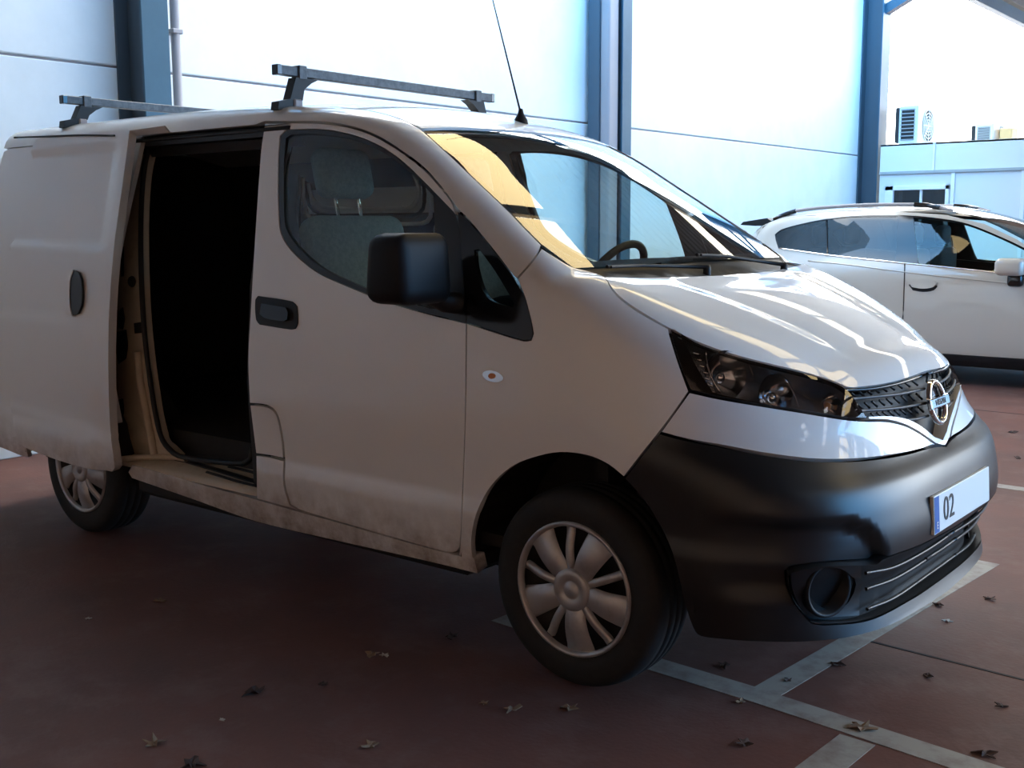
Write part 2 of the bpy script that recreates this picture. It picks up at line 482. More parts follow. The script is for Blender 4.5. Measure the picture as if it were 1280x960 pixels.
pmat('shade_wall', (.70, .46, .31), .8, noise=((.60, .38, .25), .8, .4, .7, 4))
pmat('skylight_sheet', (.8, .7, .4), .4, emit=((1.0, .76, .38), 3.4))
pmat('skylight_pale', (.8, .78, .7), .4, emit=((1.0, .90, .70), 3.0))
pmat('skylight_front', (.8, .8, .8), .4, emit=((.95, .97, 1.0), 3.0))

XW = -4.6
def struct(name, me, mats, label=None):
    o = link(name, me, None, mats); o['kind'] = 'structure'
    if label: o['label'] = label
    return o
def slab(name, lo, hi, mats, parent=None, bevel=0):
    me = box_mesh(lo, hi, bevel)
    return part(name, me, parent, mats) if parent is not None else struct(name, me, mats)
floor = slab('floor', (-9, -9, -.3), (30, 40, 0), ('floor_red',))
floor['label'] = 'worn dark red painted concrete floor'
def floor_strip(name, a, b, w, mat, t=.0015):
    a = Vector((*a, 0)); b = Vector((*b, 0)); d = (b-a).normalized(); s = Vector((-d.y, d.x, 0))*w/2
    return part(name, mesh_of([a-s, b-s, b+s, a+s]+[p+Vector((0, 0, t)) for p in (a-s, b-s, b+s, a+s)],
                [(3, 2, 1, 0), (4, 5, 6, 7), (0, 1, 5, 4), (1, 2, 6, 5), (2, 3, 7, 6), (3, 0, 4, 7)]), floor, (mat,))
floor_strip('painted_line', (-.55, -.48), (.43, -.525), .10, 'line_paint')
floor_strip('painted_line', (.43, -.525), (2.6, -.72), .095, 'line_paint', .0016)
floor_strip('painted_line', (.47, -.49), (.60, 1.25), .09, 'line_paint', .0014)
floor_strip('painted_line', (.80, -.62), (.70, -2.6), .10, 'line_paint', .0013)
floor_strip('painted_line', (.10, 2.69), (3.2, 2.60), .09, 'line_paint')
floor_strip('floor_joint', (.2, .115), (6, -.15), .012, 'joint_dark', .0012)
floor_strip('floor_joint', (-4.4, 5.2), (9, 5.0), .012, 'joint_dark', .0012)

# precast panel wall between the columns
wall = empty('wall_back', (XW, 0, 0)); wall['kind'] = 'structure'; wall['label'] = 'tall white precast panel wall behind the parked cars'
CY = [-4.5, .97, 6.38, 13.55]
bays = [(-9.2, CY[0]), (CY[0], CY[1]), (CY[1], CY[2]), (CY[2], CY[3])]
for (a, b_) in bays:
    for z0, z1 in ((0, 2.365), (2.365, 5.25)):
        part('wall_panel', box_mesh((XW-.14, a+.004, z0+(.008 if z0 else 0)), (XW, b_-.004, z1-.008), .006), wall, ('wall_white',))
part('joint_backing', box_mesh((XW-.12, -9.2, 0), (XW-.03, 13.6, 5.2)), wall, ('joint_grey',))

# steel columns with dark flange edge and a pipe
def column(y0, y1, label, duct=None, pipe=None):
    """I-section: flanges y0..y1, web between, optional square duct or round pipe beside it"""
    y = (y0+y1)/2
    c = empty('steel_column', (XW+.16, y, 0), label, 'column')
    part('web', box_mesh((XW+.02, y-.01, 0), (XW+.29, y+.01, 5.45)), c, ('column_edge',))
    part('flange', box_mesh((XW+.28, y0, 0), (XW+.30, y1, 5.45), .002), c, ('column_blue',))
    part('flange', box_mesh((XW+.002, y0, 0), (XW+.02, y1, 5.45), .002), c, ('column_edge',))
    if duct:
        part('duct', box_mesh((XW+.16, duct[0], 0), (XW+.27, duct[1], 5.45), .03, 3), c, ('pipe_grey',))
        part('duct_edge', box_mesh((XW+.04, duct[0]-.02, 0), (XW+.17, duct[0]+.02, 5.45), .004), c, ('column_edge',))
    if pipe:
        part('downpipe', tube_mesh([(XW+.08, pipe, 0), (XW+.08, pipe, 5.45)], .03, 12), c, ('pipe_grey',))
        for z in (.8, 1.9, 2.62, 3.4): part('pipe_clip', box_mesh((XW+.003, pipe-.038, z-.015), (XW+.113, pipe+.038, z+.015), .004), c, ('pipe_grey',))
    return c
column(.665, .855, 'wide blue steel column with grey downpipe rising behind the open cargo bay', None, 1.055)
column(5.965, 6.13, 'blue steel column with a grey square duct standing behind the van windscreen', (5.77, 5.95))
column(12.62, 12.93, 'slim blue steel column at the end of the white wall')
part('brace', extrude_poly([(XW+.3, 4.33), (XW+.3, 4.47), (XW+1.6, 5.05), (XW+1.75, 5.05)], 12.7, 12.85, lambda p, d: (p[0], d, p[1])), bpy.data.objects['steel_column.002'], ('column_blue',))

# roof over the bays; open strip between wall and roof edge lets the daylight fall on the wall
XE = -2.75; ZC = 4.3; XF = 8.0
ceil = empty('ceiling', (2, 3, ZC)); ceil['kind'] = 'structure'; ceil['label'] = 'corrugated metal roof with skylight sheets'
part('roof_beam', box_mesh((XE-.05, -9, ZC-.16), (XE+.05, 24, ZC+.0), .004), ceil, ('column_blue',))
for y in (.80, 6.03, 13.0):
    part('rafter', box_mesh((XW+.1, y-.06, ZC+.55), (XF, y+.06, ZC+.72), .004), ceil, ('column_blue',))
STRIPS = [2.4, 7.8]; HW = .36

def sheet_mesh(y0, y1, x0, x1, z):
    """trapezoidal corrugated sheet, ribs along x"""
    pitch = .26; V = []; ys = []; y = y0
    while y < y1-1e-6:
        for dy, dz in ((0, 0), (.13, 0), (.16, .035), (.23, .035)):
            if y+dy < y1: ys.append((y+dy, dz))
        y += pitch
    ys.append((y1, 0))
    for yy, dz in ys: V += [(x0, yy, z+dz), (x1, yy, z+dz), (x0, yy, z+dz+.004), (x1, yy, z+dz+.004)]
    Fc = []
    for i in range(len(ys)-1):
        a = 4*i; b = a+4
        Fc += [(a, b, b+1, a+1), (a+2, a+3, b+3, b+2)]
    return mesh_of(V, Fc)
edges = [-9.0]
for s_ in STRIPS: edges += [s_-HW, s_+HW]
edges += [24.0]
for i in range(0, len(edges), 2):
    part('roof_sheet', sheet_mesh(edges[i], edges[i+1], XE, XF, ZC+.18), ceil, ('roof_metal',))
PURL = [XE+.05+1.55*k for k in range(7)]
for s_ in STRIPS:
    for k in range(len(PURL)-1):
        part('skylight_offscreen', box_mesh((PURL[k]+.05, s_-HW, ZC+.185), (PURL[k+1]-.05, s_+HW, ZC+.195)), ceil, ('skylight_sheet' if s_ < 5 else 'skylight_pale',))
for k in range(10):
    for xa, xb in ((4.6, 5.7), (5.9, 7.0)):
        part('skylight_offscreen', box_mesh((xa, -1.7+1.3*k-.11, ZC+.165), (xb, -1.7+1.3*k+.11, ZC+.175)), ceil, ('skylight_front',))
for x in PURL:
    part('purlin', box_mesh((x-.05, -9, ZC+.02), (x+.05, 24, ZC+.18), .004), ceil, ('roof_metal',))
slab('wall_left', (XW, -6.8, 0), (XF, -6.6, ZC+.3), ('shade_wall',))
slab('wall_front_offscreen', (XF, -6.8, 0), (XF+.2, .4, ZC+.3), ('shade_wall',))  # unseen wall, its reach set to block daylight from the van's side
part('roof_sheet', sheet_mesh(-9.0, .17, XW-.1, XE+.02, ZC+.18), ceil, ('roof_metal',))  # unseen sheet over the open strip, added to shade the left end
# ------------------------------------------------------------------ the van
VAN = Surf(van_F)
van = empty('delivery_van', (0, 0, 0), 'white panel van with its side door slid open and roof bars', 'van')
P_ = lambda pts, step=9., S=VAN: S.px(smooth_loop(pts, True, step))
def L_(pts, step=9., S=VAN): return S.px(smooth_loop(pts, False, step))
def xz(pts): return np.array([(x, 0, z) for x, z in pts])
WP = ('van_white', 'interior_dark')

# --- front door (shell with a notch for the window), black window surround, glass
door_px = [(331,154),(326,190),(319,290),(313,390),(310,450),(312,504),(335,507),(346,516),(353,545),(356,575),(356,605),(363,630),(374,637),
           (450,660),(560,691),(570,690.5),(575,683),(579,600),(582,500),(583,404),(530,391),(480,376),(440,360),(400,342),(370,319),(354,298),
           (349,278),(348,200),(350,170),(358,162.5),(400,162),(440,169),(475,183),(505,204),(535,233),(569,268),
           (566,255),(552,236),(530,212),(500,189),(470,171),(440,160),(400,154)]
doors = [tag(o) for o in panel('front_door', van, VAN, P_(door_px), 'side', ('van_white', 'interior_grey'), thick=.03, h=.028)]
surr = [(583,404),(530,391),(480,376),(440,360),(400,342),(370,319),(354,298),(349,278),(348,200),(350,170),(358,162.5),(400,162),(440,169),(475,183),(505,204),(535,233),(569,268),(577,330)]
gl = [(543,386),(530,384),(480,369),(440,352.5),(402,334),(376,312),(361,293),(355.5,276),(355,200),(357,173),(363,168.5),(400,168),(440,174.5),(475,189),(505,210),(530,233),(541,245),(543,300)]
gl3 = P_(gl)
panel('window_surround', doors, VAN, P_(surr), 'side', 'dark_trim', holes=[gl3], thick=.02, off=-.002, gap=.001)
panel('window_glass', doors, VAN, gl3, 'side', 'side_glass', thick=.004, off=-.008, gap=-.004, inner=False, h=.05)
# --- fixed quarter light ahead of the door
qt = [(571.5,264),(583.5,404),(655,426),(664,425),(666.5,417),(656,372),(641,345),(620,317.5),(600,293),(585,275.5)]
qg = [(593,313),(598,312),(617,338),(642,379),(640,383),(613,374),(603,360),(595,333)]
qtr = panel('quarter_window', van, VAN, P_(qt), 'side', 'gloss_black', holes=[P_(qg, 4)], thick=.02, off=-.001, h=.02)
panel('quarter_glass', qtr, VAN, P_(qg, 4), 'side', 'small_glass', thick=.004, off=-.006, gap=-.003, inner=False)

# --- front wing
fend = [(677,310.5),(664.5,328),(646.5,349),(656,372),(666.5,417),(664,425),(655,426),(583.5,404),(582,500),(579,600),(575,684),(573.5,693),(597,717),
        (590,690),(590.5,665),(598,637),(614,608),(638,585),(665,573),(700,566),(735,570),(760,581),(780,597),(800,571),(824,541),(845,513),(861.5,489),
        (849,455),(837,417),(836,411),(800,391),(778,375.5),(765,362),(757,347.5),(740,340),(715,333.5),(695,322)]
panel('front_wing', van, VAN, P_(fend), 'sph', WP, thick=.02, h=.03)
# --- A-pillar and roof rail in one side frame
rail_lo = L_([(646,348.5),(641,344),(620,316.5),(600,292),(585,274),(572,261.5),(566,253.5),(552,234.5),(530,210),(500,187.5),(470,169.5),(440,158.5),(400,152.5),(331,152)], 9)
xs = np.linspace(rail_lo[-1][0]-.05, -3.48, 26)
rail_lo2 = VAN.to3(np.stack([xs, 1.742+0*xs], 1), 'side')
rail_lo2 = np.array([p if not np.isnan(p[0]) else (x, -.66, 1.742) for p, x in zip(rail_lo2, xs)])
xt = np.linspace(-3.48, -.86, 30)
seam = VAN.to3(np.stack([xt, -.575+0*xt], 1), 'top')
ws_edge = L_([(527,162.5),(560,192),(600,230),(640,268),(651,280),(677.5,306.5)], 9)
frame = np.concatenate([rail_lo, rail_lo2, seam, ws_edge, L_([(676,310),(664,328)], 20)])
panel('side_frame', van, VAN, frame, 'cyl', WP, thick=.02, h=.03)
# --- roof skin
hdr = L_([(527,160.5),(560,159.5),(600,160.5),(640,163),(653,164.2)], 10)
roof_half = np.concatenate([[(-3.5, 0, 1.8)], VAN.to3(np.array([(-3.5, -.575)]), 'top'), VAN.to3(np.stack([xt, -.572+0*xt], 1), 'top'), hdr])
panel('roof_skin', van, VAN, sym(roof_half), 'top', WP, both=False, thick=.015, h=.045)
# --- windscreen, its black border, cowl
hx = hdr.copy(); hx[:, 0] += .012
wb_ = np.array([(-.085, -.69), (-.06, -.58), (-.035, -.42), (-.012, -.22), (-.005, 0)])
wbot = VAN.to3(wb_, 'top')
ws_half = np.concatenate([hx[::-1], ws_edge[1:-1]+np.array([.012, .006, 0]), wbot])
glass_loop = sym(ws_half)
panel('windscreen', van, VAN, glass_loop, 'top', 'windscreen_glass', both=False, thick=.005, off=-.004, inner=False, h=.05, gap=0)
inner_loop = VAN.to3(inset(VAN.to2(glass_loop, 'top'), .035), 'top')
panel('windscreen_border', van, VAN, glass_loop, 'top', 'dark_trim', both=False, holes=[inner_loop], thick=.003, off=-.013, gap=0, h=.04)
hood_rear = np.array([(.012, -.675), (.035, -.55), (.06, -.40), (.082, -.2), (.09, 0)])
cowl = np.concatenate([wb_[::-1]+np.array([.004, 0]), hood_rear+np.array([-.004, 0])])
cw3 = VAN.to3(cowl, 'top'); panel('cowl', van, VAN, sym(cw3), 'top', 'black_plastic', both=False, thick=.02, off=-.008, gap=0, h=.03)
# --- bonnet
edge = L_([(757,348.5),(766,362),(779,375),(801,390),(837,411),(870,427),(905,440),(950,452.5),(1000,464.5),(1040,476.5),(1059,484.5)], 9)
front = L_([(1059,486),(1090,483),(1120,477.5),(1142,470.5),(1151,467)], 9)
hr3 = VAN.to3(hood_rear, 'top')
bonnet_half = np.concatenate([hr3[::-1], edge[1:], front[1:]])
def bonnet_disp(P):
    y = np.abs(P[:, 1]); x = P[:, 0]
    c = .46-.22*np.clip(x/.7, 0, 1)
    return -.010*sstep(c+.06, c-.03, y)*sstep(.70, .45, x)*sstep(.06, .16, x)
panel('bonnet', van, VAN, sym(bonnet_half), 'sph', WP, both=False, thick=.02, h=.022, disp=bonnet_disp)

# --- headlamps
hl_px = [(836.5,412),(842,409.5),(870,427),(905,440),(950,452.5),(1000,464.5),(1040,476.5),(1058,486),(1072,503),(1085,524),(1060,523),(1000,513.5),(950,506),(900,497),(862,488.5),(849,455)]
hl = P_(hl_px)
lamps = panel('headlamp', van, VAN, hl, 'sph', ('lamp_dark', 'lamp_dark'), thick=.085, outer=False, gap=.003, h=.03)
panel('lens', lamps, VAN, hl, 'sph', 'clear_lens', thick=.004, off=.001, inner=False, gap=.003, h=.03)
bord = P_([(846,418),(870,432),(905,445),(950,458),(1000,470),(1040,482),(1055,491),(1066,506),(1076,519),(1060,518),(1000,508),(950,500),(905,491),(893,488),(872,455),(858,427)])
panel('lamp_bezel', lamps, VAN, hl, 'sph', 'gloss_black', thick=.003, off=-.006, holes=[bord], gap=.004, h=.03)
def bowl(u, v, r, depth, sink, mat, name, aim=(.85, -.45, .12), seg=28):
    """a parabolic reflector bowl behind the lens, opening along aim"""
    c = VAN.px([(u, v)])[0]; c = VAN.off(c[None], -sink)[0]; a = Vector(aim).normalized()
    prof = [(r*t, depth*t*t) for t in np.linspace(0.02, 1, 10)]
    me = lathe_mesh(prof, seg, 'z'); Q = a.to_track_quat('Z', 'Y').to_matrix().to_4x4()
    me.transform(Matrix.Translation(Vector(c)-a*depth) @ Q)
    for o, mm in zip(lamps, (me, mirror_mesh(me))): part(name, mm, o, (mat,))
    return c, a
bowl(910, 464, .068, .055, .026, 'lamp_reflector', 'reflector')
c, a = bowl(975, 487, .056, .05, .026, 'lamp_reflector', 'reflector')
bowl(1043, 501, .030, .03, .018, 'lamp_reflector', 'indicator_bowl', aim=(.95, -.25, .1))
def ball(name, u, v, sink, r, mat, parents, sc=(1, 1, 1)):
    c = VAN.px([(u, v)])[0]; c = VAN.off(c[None], -sink)[0]
    bm = bmesh.new(); bmesh.ops.create_uvsphere(bm, u_segments=16, v_segments=10, radius=r)
    bmesh.ops.scale(bm, vec=sc, verts=bm.verts); bmesh.ops.translate(bm, vec=c, verts=bm.verts)
    me = bm_mesh(bm, True)
    for o, mm in zip(parents, (me, mirror_mesh(me))): part(name, mm, o, (mat,))
ball('bulb', 905, 464, .045, .016, 'chrome', lamps)
ball('bulb', 973, 489, .045, .016, 'chrome', lamps)
ball('indicator_bulb', 1041, 502, .03, .012, 'amber_bulb', lamps)
def surf_tube(name, px_pts, r, mat, parents, off=0., n=8, step=9., mirror=True):
    p = VAN.off(VAN.px(smooth_loop(px_pts, False, step)), off); me = tube_mesh(p, r, n)
    part(name, me, parents[0], (mat,))
    if mirror: part(name, mirror_mesh(tube_mesh(p, r, n)), parents[1], (mat,))
for k in range(7):                                      # ribbed inner trim at the lamp's outer end
    t = k/6; surf_tube('lamp_rib', [(866+20*t, 436+50*t), (878+20*t, 438+51*t)], .004, 'lamp_reflector', lamps, -.022, 6)
surf_tube('lamp_blade', [(884,436),(886,455),(893,475),(903,491)], .0035, 'chrome', lamps, -.016, 6)
surf_tube('lamp_blade', [(888,438),(905,434),(925,440),(938,452),(945,470)], .0025, 'chrome', lamps, -.014, 6)
surf_tube('lamp_blade', [(983,470),(993,483),(999,500),(1003,512)], .003, 'chrome', lamps, -.014, 6)

# --- white upper bumper skin
ub = [(861.5,490),(900,498.5),(950,507),(1000,515),(1060,524.5),(1086,526),(1108,526.5),(1130,531.5),(1150,542),(1169,555.5),
      (1150,562),(1130,566.5),(1080,573.5),(1020,574.5),(960,567.5),(900,556.5),(860,549.5),(825,540.5),(845,513)]
panel('bumper_skin', van, VAN, P_(ub), 'sph', WP, thick=.02, h=.025)
# --- grille: dark back, white V-shaped wing, slats, diagonal mesh, badge
wing_o = L_([(1086,524.5),(1110,525),(1131,530.5),(1151,541),(1170,554.5)], 7)
wing_i = L_([(1085,520),(1112,519.5),(1135,523.5),(1152,532.5),(1168,545.5)], 7)
ctr_lo = L_([(1170,554.5),(1184,557.5)], 7); ctr_hi = L_([(1168,545.5),(1180,550)], 7)
wing_half = np.concatenate([ctr_hi[::-1], wing_i[::-1], wing_o, ctr_lo]); 
grille_half = np.concatenate([front[::-1]+np.array([0, 0, -.006]), L_([(1059,487.5),(1073,504),(1086,522)], 9), wing_i[1:], ctr_hi[1:]])
wing = panel('grille_wing', van, VAN, sym(wing_half), 'sph', WP, both=False, thick=.045, gap=.0015, h=.02)
gr = panel('grille', van, VAN, sym(grille_half), 'sph', 'black_plastic', both=False, thick=.01, off=-.045, gap=-.004, h=.03)[0]
def both_tube(name, px_pts, r, mat, parent, off):
    surf_tube(name, px_pts, r, mat, (parent, parent), off, 8, 7.)
both_tube('grille_slat', [(1069,496.5),(1100,494),(1130,491),(1160,485)], .0045, 'grille_grey', gr, -.012)
both_tube('grille_slat', [(1080,512),(1110,510.5),(1135,508),(1162,503)], .0045, 'grille_grey', gr, -.012)
both_tube('grille_slat', [(1130,525),(1150,523),(1165,519)], .0045, 'grille_grey', gr, -.012)
both_tube('grille_rim', [(1056,486.5),(1090,485),(1120,479.5),(1142,473),(1154,468.5)], .005, 'gloss_black', gr, -.006)
for row, (ua, va, ub_, vb, dv) in enumerate([(1074,489.5,1152,475,9.5), (1082,504.5,1158,493.5,10), (1100,517,1160,510,9)]):
    for k in range(9):
        t = k/8; u = ua+(ub_-ua)*t; v = va+(vb-va)*t
        both_tube('grille_fin', [(u-3.5, v-dv/2+2), (u+3.5, v+dv/2-1)], .0035, 'black_plastic', gr, -.022)
# badge: ring with a bar across
cb = VAN.px([(1167, 503)])[0]; cb[1] = 0; cb = cb+np.array([.004, 0, 0])
badge = empty('badge', tuple(cb)); badge.parent = van
bm = bmesh.new(); ring = []
NR = 40
prof = [(.055, 0), (.0565, .008), (.060, .012), (.066, .012), (.0695, .008), (.071, 0)]
me = lathe_mesh(prof, NR, 'x')
tilt = Matrix.Rotation(math.radians(-14), 4, 'Y')
me.transform(tilt); link('ring', me, badge, ('chrome',))
me = box_mesh((.002, -.082, -.0165), (.016, .082, .0165), .004, 2); me.transform(tilt); link('name_bar', me, badge, ('chrome',))
me = lathe_mesh([(.001, -.004), (.056, -.004)], NR, 'x'); me.transform(tilt); link('backing', me, badge, ('gloss_black',))
def text_mesh(s, size, extr=.0006):
    cu = bpy.data.curves.new('t', 'FONT'); cu.body = s; cu.size = size; cu.extrude = extr; cu.align_x = 'CENTER'; cu.align_y = 'CENTER'
    o = bpy.data.objects.new('t', cu); col.objects.link(o); bpy.context.view_layer.update()
    me = bpy.data.meshes.new_from_object(o.evaluated_get(bpy.context.evaluated_depsgraph_get()))
    bpy.data.objects.remove(o); bpy.data.curves.remove(cu)
    return me
TX = Matrix(((0, 0, 1, 0), (1, 0, 0, 0), (0, 1, 0, 0), (0, 0, 0, 1)))     # text plane facing +x
me = text_mesh('NISSAN', .026); me.transform(tilt @ Matrix.Translation((.0166, 0, 0)) @ TX); link('lettering', me, badge, ('ink',))

# --- black lower bumper
intake = np.concatenate([L_([(1190,661),(1165,674.5),(1146,683.5),(1103,699.5),(1096,705),(1028,708),(990,715.5),(985,720),(986,735),(994,755),(1014,778),(1030,780.5),(1087,774),(1141,747),(1175,724),(1188,714)], 8)])
intake = sym(intake)
lb = np.concatenate([L_([(1184,557.5),(1170,557.5),(1130,568),(1080,575),(1020,576),(960,569),(900,558),(860,551),(824,541.5),(800,572),(780,598),
       (803,624),(823,655),(839,690),(850,733),(858,765),(868,790),(876,796),(900,799.5),(940,802.5),(1000,803.5),(1060,798),(1110,784),(1155,760),(1190,737)], 9)])
lb = lb[~np.isnan(lb[:, 0])]
def bump_disp(P):
    z, y, x = P[:, 2], np.abs(P[:, 1]), P[:, 0]
    # corner below the plate section is set back behind a rounded step
    ye = np.interp(z, [.47, .52, .56, .58, .595], [.505, .535, .565, .60, .66])
    r = sstep(ye-.016, ye+.016, y)*sstep(.606, .578, z)*sstep(.42, .60, x)*sstep(.36, .43, z)
    return -.030*r
bump = panel('lower_bumper', van, VAN, sym(lb), 'sph', ('bumper_plastic', 'interior_dark'), both=False, thick=.022, h=.011, disp=bump_disp, holes=[intake])[0]
ins = panel('intake_back', van, VAN, intake, 'sph', 'black_plastic', both=False, thick=.01, off=-.055, gap=-.004, h=.03)[0]
panel('intake_rim', ins, VAN, intake, 'sph', 'black_plastic', both=False, thick=.06, outer=False, inner=False, gap=.001, h=.03)
for pts in ([(1088,720),(1123,712.5),(1164,691),(1198,667.5)], [(1088,741),(1123,728),(1164,703),(1200,677.5)], [(1090,762),(1123,748),(1164,720),(1200,694)]):
    both_tube('intake_slat', pts, .0055, 'bumper_plastic', ins, -.016)
fog_c = VAN.px([(1048, 742)])[0]
for sy in (1, -1):
    cc = fog_c*np.array([1, sy, 1]); a = Vector((.9, -.42*sy, .02)).normalized(); Q = Matrix.Translation(Vector(cc)-a*.062) @ a.to_track_quat('Z', 'Y').to_matrix().to_4x4()
    me = lathe_mesh([(.074, .0), (.078, .022), (.074, .03), (.066, .026), (.062, -.02), (.001, -.022)], 32, 'z'); me.transform(Q); part('fog_lamp_well', me, ins, ('black_plastic',))
    pl = panel_mesh(VAN, P_([(992,720),(1028,711),(1090,708),(1088,770),(1030,777),(1016,774),(998,754)]), 'sph', thick=.01, off=-.036, gap=0, h=.03, holes=[P_([(1048+34*math.cos(t), 742-25*math.sin(t)) for t in np.linspace(0, 2*math.pi, 21)[:-1]])])
    part('fog_lamp_panel', data_mesh(pl, None if sy == 1 else 0.), ins, ('bumper_plastic', 'bumper_plastic'))
# --- number plate with blue strip
plate = empty('number_plate', (.857, 0, .548)); plate.parent = van
PT = Matrix.Rotation(math.radians(-4), 4, 'Y')
def pl_box(name, lo, hi, mat, bev=0.):
    me = box_mesh(lo, hi, bev, 2); me.transform(PT); return link(name, me, plate, (mat,))
pl_box('plate', (-.012, -.26, -.055), (0, .26, .055), 'plate_white', .002)
pl_box('mount', (-.04, -.20, -.04), (-.011, .20, .04), 'black_plastic')
pl_box('blue_strip', (-.001, -.257, -.052), (.0008, -.219, .052), 'plate_blue')
me = text_mesh('02', .098); me.transform(PT @ Matrix.Translation((.0012, -.135, 0)) @ TX); link('lettering', me, plate, ('ink',))
me = text_mesh('E', .028); me.transform(PT @ Matrix.Translation((.0016, -.238, -.032)) @ TX); link('lettering', me, plate, ('plate_white',))

# --- rear quarter, rear doors (behind the slid door)
def arc(cx, cz, r, a0, a1, n=22):
    return [(cx+r*math.cos(math.radians(t)), cz+r*math.sin(math.radians(t))) for t in np.linspace(a0, a1, n)]
quart = [(-2.31, 1.742), (-2.33, 1.5), (-2.36, 1.1), (-2.36, .75), (-2.33, .55)]+arc(-2.725, .30, .40, 36, 180)+[(-3.2, .30), (-3.50, .33), (-3.535, .9), (-3.53, 1.3), (-3.51, 1.62), (-3.47, 1.73), (-3.42, 1.742)]
panel('rear_quarter', van, VAN, VAN.to3(np.array(quart), 'side'), 'side', WP, thick=.02, h=.04)
rd = VAN.to3(np.array([(.004, .32), (.765, .32), (.79, .6), (.785, .95), (.75, 1.3), (.655, 1.70), (.59, 1.77), (.004, 1.80)]), 'rear')
rdoors = panel('rear_door', van, VAN, rd, 'rear', WP, thick=.025, h=.05)
# --- rocker and the small panels at the foot of the B-pillar
rock = [(593,697),(574,694.5),(500,675),(420,652),(374,639.5),(320,624),(240,602),(165,581),(160,590),(165,598),(240,624),(320,652),(420,676),(500,694),(560,708),(598,718)]
panel('rocker', van, VAN, P_(rock), 'side', WP, thick=.05, h=.03)
panel('pillar_foot', van, VAN, P_([(312.5,506),(335,509),(345,517.5),(351.5,545),(354.5,573),(338,569.5),(320,567)]), 'side', WP, thick=.03, h=.03)
panel('pillar_foot', van, VAN, P_([(320,569),(338,571.5),(355,576),(354.5,606),(362,631),(372,637.5),(346,630.5),(321,623.5)]), 'side', WP, thick=.03, h=.03)
# --- sliding door, pushed out and back along the flank
SD = np.array([-.80, -.088, 0.])
def sd_F(P):
    return van_F(P-SD)
SDS = Surf(sd_F, half=1.4)
def sd_disp(P):
    x, z = P[:, 0], P[:, 2]
    up = sstep(-2.20, -2.24, x)*sstep(1.275, 1.305, z+.02*(x+2.4))*sstep(1.705, 1.69, z)          # recessed blank window
    zc = .985-.16*sstep(-2.45, -2.22, x)
    low = sstep(zc+.03, zc-.03, z)
    low2 = sstep(.55, .52, z+.06*(x+2.3))
    return (-.014*up+.010*low+.008*low2)*sstep(.03, .14, sd_edge(z)-x)-.004
sd_px = [(161,162.5),(152,230),(142.5,300),(137,360),(134.5,420),(134.5,480),(137,540),(142.5,585),(139,590),(100,581),(65,570),(32,556.5),(19,546)]
sl = SDS.px(smooth_loop(sd_px, False, 9.))
sl = sl[~np.isnan(sl[:, 0])]
_e = sl[:len(sl)*2//3]; _o = np.argsort(_e[:, 2])
def sd_edge(z): return np.interp(z, _e[_o, 2], _e[_o, 0])
back = [(-2.98, .44), (-3.03, .53), (-3.065, .66), (-3.09, .85), (-3.10, 1.1), (-3.08, 1.4), (-3.05, 1.72), (-3.02, 1.765)]
tops = [(x, 1.768) for x in np.linspace(-2.95, -2.06, 18)]
sdl = np.concatenate([sl, SDS.to3(np.array(back+tops), 'side')])
sdl = sdl[~np.isnan(sdl[:, 0])]
sdoor = panel('sliding_door', van, SDS, sdl, 'side', ('van_white', 'interior_grey'), both=False, thick=.035, h=.018, gap=0, disp=sd_disp)[0]
# groove below the roof edge and the handle recess
def tube_on(S, name, pts, r, mat, parent, off=0., n=6):
    return part(name, tube_mesh(S.off(S.px(smooth_loop(pts, False, 9.)), off), r, n), parent, (mat,))
tube_on(SDS, 'drip_groove', [(18,172),(60,170.5),(100,169),(143,169.5)], .0045, 'black_plastic', sdoor, .0)
hpx = [(95,338),(101,341),(104.5,352),(104.5,380),(100,392),(93,395),(88,392),(87,352),(90,341)]
panel('handle_cup', sdoor, SDS, SDS.px(smooth_loop(hpx, True, 4.)), 'side', 'dark_trim', both=False, thick=.01, off=.010, gap=0, h=.02)
hpx2 = [(88,337),(95,337.5),(91,352),(90.5,380),(94,395.5),(86,393),(80.5,380),(81,350)]
panel('handle_pull', sdoor, SDS, SDS.px(smooth_loop(hpx2, True, 4.)), 'side', 'van_white', both=False, thick=.015, off=.014, gap=0, h=.02)
# far-side door, closed: one blank panel
fd = VAN.to3(np.array([(-1.46, 1.74), (-1.43, 1.2), (-1.44, .5), (-1.44, .40), (-2.24, .40), (-2.30, .55), (-2.335, .75), (-2.335, 1.1), (-2.305, 1.5), (-2.28, 1.74)]), 'side')
part('sliding_door', data_mesh(panel_mesh(VAN, fd, 'side', thick=.025, h=.05), 0.), van, ('van_white', 'interior_dark'))

